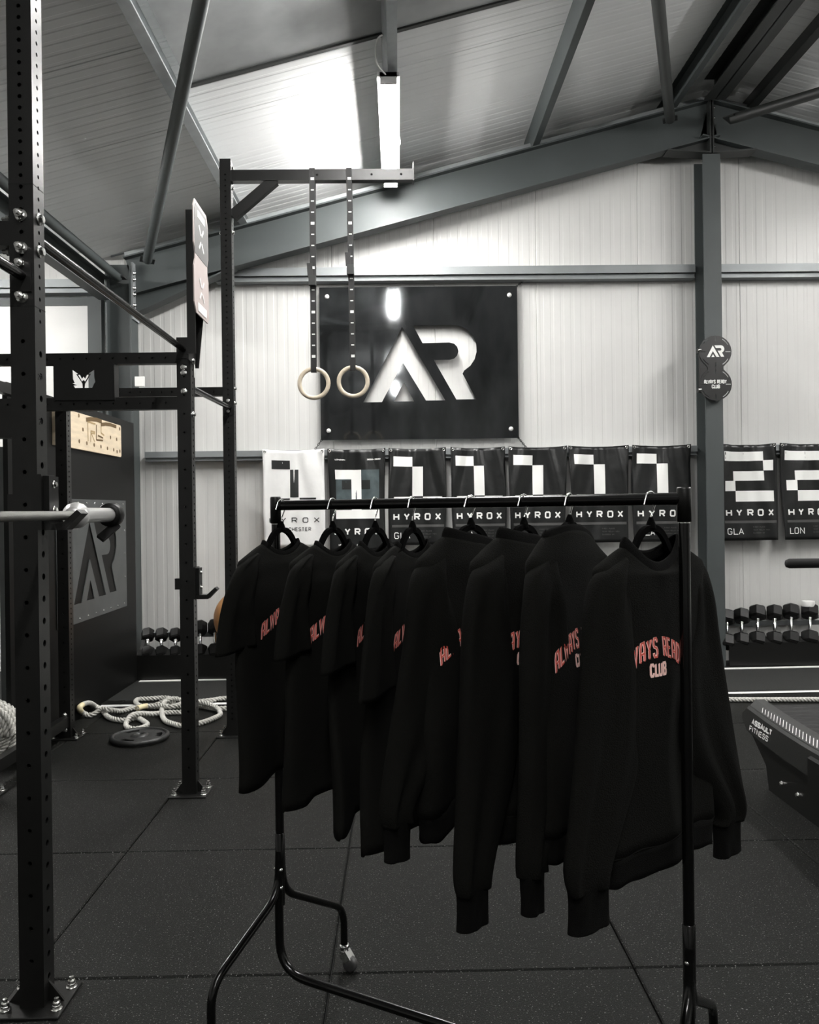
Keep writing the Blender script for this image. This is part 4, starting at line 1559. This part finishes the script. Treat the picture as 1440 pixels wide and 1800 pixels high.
# ------------------------------------------------------------------ treadmill
tm = thing('curved_treadmill', 'dark curved treadmill with grey step strip and white lettering on its side', 'treadmill', (1.93, 3.8, 0))
XL_ = 0.0


def tz(y):
    """top line of the side cover, y in world"""
    return 0.371 + 0.115 * ((y - 3.8) / 0.85) ** 2 * (0.38 if y > 3.8 else 0.9) * (1.0)


ys = [2.75 + (4.60 - 2.75) * i / 30 for i in range(31)]
Wt = 0.84


def cover(x0, x1, name):
    m = MB()
    vs_, fs = [], []
    n = len(ys)
    for y in ys:
        e = min(1, max(0, (4.60 - y) / 0.08))
        e2 = math.sqrt(max(0, 1 - (1 - e) ** 2))
        zt_, zb_ = tz(y) - 0.05 * (1 - e2), tz(y) - 0.14 + 0.05 * (1 - e2)
        y_ = y - 3.8
        vs_ += [(x0, y_, zb_), (x0, y_, zt_ - 0.012), (x0 + (0.012 if x1 > x0 else -0.012), y_, zt_), (x1, y_, zt_), (x1, y_, zb_)]
    for i in range(n - 1):
        for k in range(5):
            k2 = (k + 1) % 5
            fs.append((i * 5 + k, i * 5 + k2, i * 5 + 5 + k2, i * 5 + 5 + k))
    fs += [(4, 3, 2, 1, 0), tuple((n - 1) * 5 + k for k in range(5))]
    m.add(vs_, fs)
    return m.build(name, M_TREAD, tm)


cover(0.0, 0.07, 'side_cover')
cover(Wt, Wt - 0.07, 'side_cover')
for side in (0, 1):
    m = MB()
    vs_, fs = [], []
    for y in ys[:-1]:
        z = tz(y)
        if side == 0:
            vs_ += [(0.02, y - 3.8, z + 0.002), (0.052, y - 3.8, z + 0.034), (0.10, y - 3.8, z + 0.034), (0.10, y - 3.8, z - 0.03)]
        else:
            vs_ += [(Wt - 0.02, y - 3.8, z + 0.002), (Wt - 0.075, y - 3.8, z + 0.036), (Wt - 0.10, y - 3.8, z + 0.036), (Wt - 0.10, y - 3.8, z - 0.03)]
    for i in range(len(ys) - 2):
        for k in range(3):
            fs.append((i * 4 + k, i * 4 + k + 1, i * 4 + 5 + k, i * 4 + 4 + k))
    m.add(vs_, fs)
    so = m.build('step_strip', M_TREADG, tm)
    if side == 0:
        y = 4.40
        while y > 2.8:
            z = tz(y)
            MB().add([(0.0235, y - 3.8, z + 0.0075), (0.0235, y - 3.8 - 0.008, z + 0.0075), (0.0475, y - 3.8 + 0.034, z + 0.0315), (0.0475, y - 3.8 + 0.042, z + 0.0315)], [(0, 1, 2, 3)]).build('grip_line', M_STITCH, so)
            y -= 0.034
# slat belt
bm = MB()
sl = MB().bbox(0.112, Wt - 0.112, -0.027, 0.027, -0.012, 0.0, 0.004)
b0 = None
y = 4.46
while y > 2.8:
    dzdy = (tz(y + 0.01) - tz(y - 0.01)) / 0.02
    if b0 is None:
        b0 = sl.build('belt_slat', M_TREADB, tm)
        o = b0
    else:
        o = link('belt_slat', b0.data, tm)
    o.location = (0, y - 3.8, tz(y) + 0.02)
    o.rotation_euler = (math.atan(dzdy), 0, 0)
    y -= 0.058
# base frame
m = MB()
for (xa_, xb_) in ((0.03, 0.09), (Wt - 0.09, Wt - 0.03)):
    vs_, fs = [], []
    prof_ = [(4.55, 0.25), (4.52, 0.225), (4.37, 0.12), (4.34, 0.0), (2.85, 0.0), (2.85, 0.33), (3.3, 0.26), (3.8, 0.24), (4.2, 0.25)]
    m.prism([(y - 3.8, z) for y, z in prof_], (xa_, 0, 0), (0, 1, 0), (0, 0, 1), (1, 0, 0), xb_ - xa_)
m.box(0.09, Wt - 0.09, 4.2 - 3.8, 4.26 - 3.8, 0.1, 0.2)
m.box(0.09, Wt - 0.09, 2.9 - 3.8, 2.96 - 3.8, 0.05, 0.2)
bf = m.build('base_frame', M_BLACK, tm)
for y, z in ((4.19, 0.085), (4.02, 0.085)):
    bolt(bf, (0.03, y - 3.8, z), (-1, 0, 0), 0.8)
MB().bbox(-0.012, 0.07, 3.70 - 3.8, 3.84 - 3.8, 0.2, 0.345, 0.02).build('foot_pad', M_BLACK, tm)
# hand bar on two posts
hbz = 1.232
for xx in (0.24, 0.66):
    MB().tube([(xx, 0.25, 0.24), (xx, 0.20, hbz)], 0.022, 12).build('hand_post', M_BLACK, tm)
MB().tube([(-0.03, 0.20, hbz), (-0.025, 0.20, hbz), (-0.01, 0.20, hbz), (0.9, 0.20, hbz)], [0.008, 0.018, 0.024, 0.024], 16).build('hand_bar', M_FOAM, tm)


def on_cover(x, y, y0, z0):
    return (-0.0015, y0 - 3.8 - x - y * 0.35, z0 + y)


text_obj('lettering', 'ASSAULT', 0.034, 0.0245, 0.011, 0.0095, M_STITCH, lambda x, y: on_cover(x, y, 4.47, 0.318), tm, 'l')
text_obj('lettering', 'FITNESS', 0.033, 0.0245, 0.0115, 0.0058, M_STITCH, lambda x, y: on_cover(x, y, 4.505, 0.274), tm, 'l')

# ------------------------------------------------------------------ clothes rail
RL, RRt = Vector((-0.361, 2.42, 0)), Vector((0.649, 1.85, 0))
RZ = 1.537
dr = (RRt - RL).normalized()
dn = Vector((-dr.y, dr.x, 0))          # away from the camera
cr = thing('clothes_rail', 'black tubular clothes rail on casters standing in the foreground', 'clothes rail', (RL.x, RL.y, 0))


def cl(p, z=None):
    q = Vector(p) - Vector((RL.x, RL.y, 0))
    if z is not None:
        q.z = z
    return q


TR = 0.0128
MB().tube([cl(RL + dr * 0.005, RZ), cl(RRt - dr * 0.005, RZ)], 0.0142, 16).build('hanging_bar', M_BLACKG, cr)
for P in (RL, RRt):
    po = MB().tube([cl(P, 0.36), cl(P, 1.50)], TR, 16).build('post', M_BLACKG, cr)
    MB().lathe([(TR + .0016, 0.44), (TR + .0016, 0.57), (TR, 0.572)], cl(P, 0), (0, 0, 1), 16).build('lower_sleeve', M_BLACKG, po)
    MB().lathe([(TR + .0006, 1.482), (TR + .0006, 1.4825), (TR + .0006, 1.4845), (TR, 1.485)], cl(P, 0), (0, 0, 1), 16).build('joint_ring', M_CHROME, po)
    MB().lathe([(0, RZ + 0.026), (TR + .002, RZ + 0.026), (TR + .0032, RZ + 0.022), (TR + .0032, 1.485), (0, 1.485)], cl(P, 0), (0, 0, 1), 16).build('top_tee', M_BLACK, po)
    for z in (0.467, 0.415) if P is RL else (0.488, 0.442):
        for dv in ((-1, 1) if P is RL else (0,)):
            bd_ = (dr * 0.75 * dv - dn * 0.7 - dr * 0.1)
            q2 = cl(P, z) + bd_.normalized() * (TR + 0.001)
            MB().lathe([(0, 0.005), (0.004, 0.0045), (0.0065, 0.0)], q2, bd_, 10).build('cap_screw', M_BOLT, po)
    # legs, front and back
    for sgn, ln, zb in ((1, 0.335, 0.205), (-1, 0.30, 0.27)):
        tip = P + dn * (sgn * ln)
        path = fillet([cl(P + dn * (sgn * 0.004), 0.52), cl(P + dn * (sgn * 0.012), 0.395), cl(tip, zb), cl(tip, 0.068)], 0.06, 8)
        lg = MB().tube(path, TR - 0.001, 14).build('leg', M_BLACKG, cr)
        ca = MB()
        ca.lathe([(0.0, 0.085), (0.0155, 0.085), (0.0165, 0.078), (0.0155, 0.072), (0.012, 0.07), (0.0155, 0.066), (0.0155, 0.058), (0.0, 0.056)], cl(tip, 0), (0, 0, 1), 14)
        ca.bar(cl(tip, 0.06), cl(tip + dr * 0.02, 0.035), 0.03, 0.03)
        ca.build('caster_fork', M_CHROME, lg)
        w0 = cl(tip + dr * 0.022, 0.0255)
        MB().lathe([(0, -0.014), (0.02, -0.014), (0.025, -0.009), (0.025, 0.009), (0.02, 0.014), (0, 0.014)], w0, dn, 18).build('wheel', M_WHEEL, lg)
# base rail, bent up at both ends
path = fillet([cl(RL - dn * 0.008, 0.45), cl(RL - dn * 0.008, 0.165), cl(RRt - dn * 0.008, 0.165), cl(RRt - dn * 0.008, 0.45)], 0.10, 10)
MB().tube(path, TR, 14).build('base_rail', M_BLACKG, cr)


# ------------------------------------------------------------------ hangers and garments
def sstep(a, b, x):
    t = max(0, min(1, (x - a) / (b - a)))
    return t * t * (3 - 2 * t)


NR = 96


class Garment:
    def __init__(g, t, theta, kind, W, L, label, hlabel, near=None, far=None, sl=1.0, z0=1.425, scoop=(0.034, 0.030), band=0.0, tail=0.0, seed=1, group='', neck=0.088, txt=True, tilt=0.0, hump=0.0, ts=-0.055, ow=0.0, bag=0.0):
        P = RL.lerp(RRt, t)
        g.P, g.th = P, theta
        g.W, g.L, g.kind = W, L, kind
        g.neck, g.scoop = neck, scoop
        g.rnd = random.Random(seed)
        g.ph = [g.rnd.uniform(0, 6.28) for _ in range(8)]
        g.tail = tail
        g.hump = hump
        g.tilt = tilt
        g.tshift = ts
        g.ow, g.bag = ow, bag
        name = 'tee_shirt' if kind == 'tee' else 'sweatshirt'
        g.o = thing(name, label, 'T-shirt' if kind == 'tee' else 'sweatshirt', (P.x, P.y, z0), PI / 2 - theta, group)
        mm = M_TEE if kind == 'tee' else M_SWEAT
        g.body(mm)
        g.collar(band)
        if kind == 'tee':
            g.tee_sleeves(mm, sl)
        else:
            g.long_sleeves(mm, near, far)
        if txt:
            g.text()
        hanger(P, theta, z0, hlabel, kind)

    def prof(g, z):
        """half width, half thickness at height z (0 = neck side, negative down)"""
        W = g.W
        k = 0.55 if g.kind == 'tee' else 0.95
        d = -z
        if d < 0.045:
            s_ = d / 0.045
            wv = g.neck + (W * 0.90 - g.neck) * (s_ ** 0.9)
            tv = 0.022 + 0.016 * s_
        elif d < 0.30:
            s_ = (d - 0.045) / 0.255
            wv = W * (0.90 - 0.05 * math.sin(min(1, s_ * 2) * PI / 2) * (1 - s_) + 0.07 * s_ * s_)
            tv = 0.038 + 0.008 * s_
        else:
            s_ = min(1, (d - 0.3) / 0.35)
            wv = W * (0.97 + 0.025 * s_)
            tv = 0.046 + 0.008 * s_
        return wv, tv * k

    def pt(g, a, z, out=0.0):
        wv, tv = g.prof(z)
        c, s_ = math.cos(a), math.sin(a)
        x = (wv + out) * math.copysign(abs(c) ** 0.8, c)
        y = (tv + out) * math.copysign(abs(s_) ** 0.75, s_)
        return g.warp(x, y, z, a)

    def warp(g, x, y, z, a=None):
        d = -z
        A = 0.004 + 0.022 * sstep(0.12, 0.65, d)
        ph = g.ph
        sh = A * math.sin(11 * x + ph[0] + 1.3 * d) + 0.45 * A * math.sin(23 * x + ph[1] - 2.0 * d)
        sh += 0.012 * sstep(0.06, 0.3, d) * math.sin(5.0 * d + ph[2] + 4 * x)
        fr = 1 if y < 0 else 0.7
        yy = y + sh + 0.005 * fr * math.sin(14 * d + 9 * x + ph[3]) * sstep(0.1, 0.25, d)
        # V of drag lines falling from the shoulders
        yy += (-0.004 if y < 0 else 0.003) * math.sin(26 * (abs(x) * 0.9 + d * 0.5) + ph[4]) * sstep(0.03, 0.12, d) * (1 - sstep(0.2, 0.5, d))
        return Vector((x, yy, z))

    def body(g, mm):
        L = g.L
        zs = [0, -.006, -.013, -.022, -.032, -.042, -.052, -.065, -.08, -.1] + [-(0.1 + (L - 0.1) * i / 22) for i in range(1, 23)]
        vs_, fs = [], []
        for j, z in enumerate(zs):
            for i in range(NR):
                a = 2 * PI * i / NR
                p = g.pt(a, z)
                c = abs(math.cos(a)) ** 0.8
                fall = max(0, 1 - (-z) / 0.075)
                sc = g.scoop[0] if math.sin(a) < 0 else g.scoop[1]
                p.z -= sc * (1 - c * c) * fall ** 1.3
                p.z -= g.tilt * math.cos(a) * max(0, 1 - (-z) / 0.06)
                if g.hump:
                    p.z += g.hump * (1 - c * c) * fall * (1 if math.sin(a) < 0 else 0.2)
                # hem: lower at the near edge, gently wavy
                t = sstep(0.45, 1.0, -z / L)
                p.z += t * (0.008 * math.sin(9 * p.x + g.ph[5]) - g.tail * sstep(-0.55 * g.W, -0.75 * g.W, p.x) * (0.8 if math.sin(a) < 0 else 1))
                vs_.append(p)
        n = len(zs)
        for j in range(n - 1):
            for i in range(NR):
                i2 = (i + 1) % NR
                fs.append((j * NR + i, j * NR + i2, (j + 1) * NR + i2, (j + 1) * NR + i))
        g.ring0 = vs_[:NR]
        g.hem = vs_[-NR:]
        o = MB().add(vs_, fs, True).build('body', mm, g.o)
        md = o.modifiers.new('thickness', 'SOLIDIFY')
        md.thickness = 0.0025
        md.offset = -1
        if g.kind != 'tee':
            vs2, fs2 = [], []
            for k, (dz, sc) in enumerate(((0.004, 1.0), (-0.012, 0.965), (-0.045, 0.955), (-0.06, 0.96))):
                for i in range(NR):
                    p = Vector(g.hem[i])
                    vs2.append(Vector((p.x * sc, p.y * (0.93 if k else 1.0), p.z + dz + 0.002 * math.sin(i * 0.7 + k))))
            for j in range(3):
                for i in range(NR):
                    i2 = (i + 1) % NR
                    fs2.append((j * NR + i, j * NR + i2, (j + 1) * NR + i2, (j + 1) * NR + i))
            b = MB().add(vs2, fs2, True).build('hem_band', M_RIB, g.o)
            md = b.modifiers.new('thickness', 'SOLIDIFY')
            md.thickness = 0.003
            md.offset = -1

    def collar(g, band):
        r = g.ring0
        if band <= 0:
            vs_, fs = [], []
            for k, (inn, dz) in enumerate(((1.03, -0.006), (1.0, 0.004), (0.94, 0.013), (0.9, 0.013), (0.9, 0.002))):
                for p in r:
                    vs_.append(Vector((p.x * inn, p.y * inn, p.z + dz)))
            nk = 5
        else:
            vs_, nk = [], 7
            for k in range(7):
                s_ = k / 6.0
                inn = 1.04 - 0.12 * s_ + 0.04 * math.sin(s_ * PI)
                for i, p in enumerate(r):
                    a = 2 * PI * i / NR
                    lean = 0.010 * s_ * (1 if math.sin(a) < 0 else -1)
                    dz = band * (1 - (1 - s_) ** 1.5) * (1 if k < 6 else 0.92)
                    vs_.append(Vector((p.x * inn, p.y * inn + lean * 0.3, p.z + dz - 0.006)))
            fs = []
        fs = []
        for j in range(nk - 1):
            for i in range(NR):
                i2 = (i + 1) % NR
                fs.append((j * NR + i, j * NR + i2, (j + 1) * NR + i2, (j + 1) * NR + i))
        o = MB().add(vs_, fs, True).build('collar', M_RIB, g.o)
        md = o.modifiers.new('thickness', 'SOLIDIFY')
        md.thickness = 0.004 if band else 0.002
        md.offset = 0

    def loft(g, path, aw, an, name, mm, parent=None, wob=0.006, seed=0.0, close=False, y0=0.0):
        P = smooth_path([Vector((p[0], y0 + (p[2] if len(p) > 2 else 0), p[1])) for p in path], 6)
        n = len(P)
        m_ = len(path)
        vs_, fs = [], []
        NS = 26
        for i, p in enumerate(P):
            f = i / (n - 1) * (m_ - 1)
            k = min(int(f), m_ - 2)
            fr = f - k
            wv = aw[k] * (1 - fr) + aw[k + 1] * fr
            tv = an[k] * (1 - fr) + an[k + 1] * fr
            t = (P[min(i + 1, n - 1)] - P[max(i - 1, 0)]).normalized()
            e1 = Vector((t.z, 0, -t.x)).normalized()
            e2 = Vector((0, 1, 0))
            for q in range(NS):
                a = 2 * PI * q / NS
                c, s_ = math.cos(a), math.sin(a)
                wb_ = wob * math.sin(2 * a + i * 0.55 + seed) * math.sin(i * 0.33 + seed) + 0.5 * wob * math.sin(3 * a - i * 0.9 + seed * 2)
                vs_.append(p + e1 * (math.copysign(abs(c) ** 0.8, c) * wv) + e2 * (math.copysign(abs(s_) ** 0.8, s_) * tv + wb_))
        for i in range(n - 1):
            for q in range(NS):
                q2 = (q + 1) % NS
                fs.append((i * NS + q, i * NS + q2, (i + 1) * NS + q2, (i + 1) * NS + q))
        m = MB().add(vs_, fs, True)
        if close:
            m.add(vs_[-NS:], [tuple(range(NS))])
        o = m.build(name, mm, parent or g.o)
        md = o.modifiers.new('thickness', 'SOLIDIFY')
        md.thickness = 0.0025
        md.offset = -1
        return o

    def edges(g, outer, inner, an, name, mm, parent=None, wob=0.005, seed=0.0, yo=None, y0=0.0):
        """flattened tube between an outer and an inner edge drawn in the plane of the garment"""
        O = smooth_path([Vector((p[0], 0, p[1])) for p in outer], 6)
        I = smooth_path([Vector((p[0], 0, p[1])) for p in inner], 6)
        n, m_ = len(O), len(outer)
        vs_, fs = [], []
        NS = 32
        for i in range(n):
            f = i / (n - 1) * (m_ - 1)
            k = min(int(f), m_ - 2)
            fr = f - k
            tv = an[k] * (1 - fr) + an[k + 1] * fr
            yv = y0 + (yo[k] * (1 - fr) + yo[k + 1] * fr if yo else 0)
            c0_, h = (O[i] + I[i]) / 2, (O[i] - I[i]) / 2
            for q in range(NS):
                a = 2 * PI * q / NS
                c, s_ = math.cos(a), math.sin(a)
                cx = math.copysign(abs(c) ** 0.85, c)
                wv = wob * (math.sin(5 * cx + seed + i * 0.10) + 0.5 * math.sin(9 * cx - i * 0.22 + seed * 2)) * min(1, i / 8)
                vs_.append(c0_ + h * cx + Vector((0, yv + math.copysign(abs(s_) ** 0.8, s_) * tv + wv, 0)))
        for i in range(n - 1):
            for q in range(NS):
                q2 = (q + 1) % NS
                fs.append((i * NS + q, i * NS + q2, (i + 1) * NS + q2, (i + 1) * NS + q))
        o = MB().add(vs_, fs, True).build(name, mm, parent or g.o)
        md = o.modifiers.new('thickness', 'SOLIDIFY')
        md.thickness = 0.0025
        md.offset = -1
        return o

    def tee_sleeves(g, mm, sl):
        k = g.W / 0.21
        for sg_ in (-1, 1):
            outer = [(.120, -.0205), (.170, -.038), (.205, -.062), (.231 + g.ow, -.12), (.254 + g.ow, -.19 * sl), (.270 + g.ow, -.285 * sl)]
            inner = [(.115, -.030), (.128, -.075), (.136, -.12), (.138, -.165), (.134, -.21 * sl), (.124, -.272 * sl)]
            g.edges([(sg_ * x * k, z) for x, z in outer], [(sg_ * x * k, z) for x, z in inner], [0.010, 0.019, 0.021, 0.018, 0.016, 0.015], 'sleeve', mm, None, 0.004, g.ph[6] + sg_, y0=-0.008 if sg_ < 0 else 0.0)

    def long_sleeves(g, mm, near, far):
        W = g.W
        for sg_, end in ((-1, near), (1, far)):
            ex, ez, cw, yo = end
            ex = abs(ex)
            zc_ = ez + 0.08
            outer = [(.125, -.020), (W * .80, -.040), (W * .98, -.065), (W + .022, -.13), (W + .04, -.23), ((ex + cw + W + .04) / 2 + .006, zc_ * .62), (ex + cw * 1.22, zc_ + .06), (ex + cw * 1.06, zc_)]
            inner = [(.120, -.032), (.118, -.10), (.105 - g.bag * .5, -.17), (.085 - g.bag, -.25), (.07 - g.bag, -.34), (.085 - g.bag * .5, zc_ * .68), (ex - cw * 1.35, zc_ + .05), (ex - cw * 1.06, zc_)]
            y0 = -0.014 if sg_ < 0 else 0.01
            s_ = g.edges([(sg_ * x, z) for x, z in outer], [(sg_ * x, z) for x, z in inner], [0.012, 0.028, 0.034, 0.034, 0.034, 0.032, 0.03, 0.024], 'sleeve', mm, None, 0.006, g.ph[6] + sg_,
                         [0, 0, 0, yo * .3, yo * .5, yo * .8, yo, yo], y0)
            co = [(ex + cw * 1.02, zc_ + .012), (ex + cw * .96, zc_ - .02), (ex + cw * .95, zc_ - .05), (ex + cw, ez)]
            ci = [(ex - cw * 1.02, zc_ + .012), (ex - cw * .94, zc_ - .02), (ex - cw * .93, zc_ - .05), (ex - cw * .95, ez - .004)]
            g.edges([(sg_ * x, z) for x, z in co], [(sg_ * x, z) for x, z in ci], [0.023, 0.021, 0.02, 0.021], 'cuff', M_RIB, s_, 0.002, g.ph[7], [yo] * 4, y0)

    def surf_front(g, x, z, out):
        wv, tv = g.prof(z)
        c = min(1, abs(x) / wv) ** (1 / 0.8)
        s_ = math.sqrt(max(0, 1 - c * c))
        return g.warp(x, -(tv + 0.0) * s_ ** 0.75, z) + Vector((0, -out, 0))

    def text(g):
        zt = -0.222 if g.kind == 'tee' else -0.245
        g.tx = g.tshift

        def fn(out):
            def f(x, y):
                arch = -0.8 * x * x / 0.25
                return g.surf_front(x + g.tx, zt + y + arch, out)
            return f

        def fn2(out):
            return lambda x, y: g.surf_front(x + g.tx, zt - 0.042 + y, out)
        for nm, wd, mm, off in (('print_outline', 0.0072, M_PINK, 0.003), ('print_fill', 0.0040, M_RED, 0.0038)):
            text_obj(nm, 'aLWaYS REaDY', 0.046, 0.0117, 0.0085, wd, mm, fn(off), g.o, 'c', 0.006)
            text_obj(nm, 'CLUB', 0.031, 0.0092, 0.0068, wd * 0.85, mm if nm == 'print_outline' else M_PINK, fn2(off), g.o, 'c', 0.006)


def hanger(P, theta, z0, label, kind, hup=0.05):
    o = thing('clothes_hanger', label, 'hanger', (P.x, P.y, RZ), PI / 2 - theta, 'black flocked hangers')
    hz_ = z0 + hup - RZ            # top of the hub
    top, bot = [], []
    for i in range(41):
        s_ = -1 + 2 * i / 40
        x = s_ * 0.185
        ax = abs(x)
        zt_ = hz_ - (0.052 * (min(ax, 0.072) / 0.072) ** 2.5) - max(0, ax - 0.07) * 0.42
        sl_ = 0.052 * 2.1 / 0.07 * (ax / 0.07) ** 1.1 if ax < 0.07 else 0.42
        th = 0.0165 * math.sqrt(1 + min(sl_, 1.3) ** 2)
        top.append((x, zt_))
        bot.append((x, zt_ - th))
    m = MB()
    t = 0.006
    vs_, fs = [], []
    n = len(top)
    for i in range(n):
        vs_ += [(top[i][0], -t, top[i][1] - .002), (top[i][0], t, top[i][1] - .002), (bot[i][0], t, bot[i][1]), (bot[i][0], -t, bot[i][1])]
    for i in range(n - 1):
        for k in range(4):
            k2 = (k + 1) % 4
            fs.append((i * 4 + k, i * 4 + k2, i * 4 + 4 + k2, i * 4 + 4 + k))
    fs += [(3, 2, 1, 0), tuple((n - 1) * 4 + k for k in range(4))]
    m.add(vs_, fs)
    m.build('shoulder_bar', M_VELVET, o)
    MB().lathe([(0.004, 0.014), (0.010, 0.0), (0.012, -0.012)], (0, 0, hz_ + 0.002), (0, 0, 1), 10).build('hub', M_VELVET, o)
    # chrome hook over the bar (bar runs across the hanger plane)
    rh = 0.0195
    pts = [(0.0, 0, hz_ + 0.01), (0.0, 0, -0.040), (0.006, 0, -0.030), (0.016, 0, -0.014)]
    for i in range(9):
        a = -0.35 + (PI + 0.1) * i / 8
        pts.append((rh * math.cos(a), 0, rh * math.sin(a) - 0.0015))
    pts.append((-0.026, 0, -0.012))
    MB().tube(smooth_path(pts, 4), 0.0019, 8).build('hook', M_CHROME, o)
    return o


R_ = math.radians
TG, SGp, = 'black T-shirts on the rail', 'black sweatshirts on the rail'
Garment(.018, R_(29), 'tee', .220, .655, 'black T-shirt hanging first on the rail, beside the far post of the rail', 'black hanger holding the first T-shirt at the rail end', group=TG, seed=3, ts=-.006, ow=.012)
Garment(.174, R_(29), 'tee', .218, .665, 'black T-shirt hanging second on the rail, reading ALW on the chest', 'black hanger holding the second T-shirt', group=TG, seed=5, tail=.022, ts=-.022)
Garment(.295, R_(28), 'tee', .222, .70, 'black T-shirt hanging third on the rail, print nearly hidden', 'black hanger holding the third T-shirt', group=TG, seed=8, tail=.03, sl=1.08, ts=.0)
Garment(.395, R_(28), 'tee', .226, .735, 'black T-shirt hanging fourth, with long sleeve, next to the sweatshirts', 'black hanger holding the fourth T-shirt, before the sweatshirts', group=TG, seed=11, tail=.03, sl=1.28, ts=-.03)
Garment(.543, R_(46), 'sweat', .225, .64, 'black sweatshirt hanging fifth on the rail, next to the T-shirts', 'black hanger holding the fifth garment, first of the sweatshirts', near=(-.29, -.72, .038, 0.0), far=(.27, -.72, .046, 0.0), z0=1.432, scoop=(.0, .03), tilt=.02, band=.03, seed=14, group=SGp, neck=.10, bag=.03)
Garment(.668, R_(43), 'sweat', .228, .645, 'black sweatshirt hanging sixth on the rail with a doubled collar', 'black hanger holding the sixth garment, hook before the fifth banner', near=(-.25, -.85, .050, -0.005), far=(.27, -.76, .046, 0.0), z0=1.432, scoop=(0.0, .02), tilt=.018, band=.032, seed=17, group=SGp, neck=.10)
Garment(.769, R_(38), 'sweat', .225, .65, 'black sweatshirt hanging seventh with collar humped high over its hanger', 'black hanger hidden under the humped collar of the seventh garment', near=(-.232, -.80, .036, 0.0), far=(.27, -.76, .046, 0.0), z0=1.438, scoop=(0.0, .03), tilt=.016, band=.022, hump=.026, seed=20, group=SGp, neck=.13, bag=.03)
Garment(.936, R_(52), 'sweat', .224, .67, 'black sweatshirt hanging last on the rail, reading WAYS READY CLUB', 'black hanger holding the last sweatshirt beside the near post', near=(-.268, -.785, .060, -0.01), far=(.325, -.80, .050, 0.0), z0=1.43, scoop=(.06, .035), tilt=.0, band=.03, seed=23, group=SGp, neck=.112)
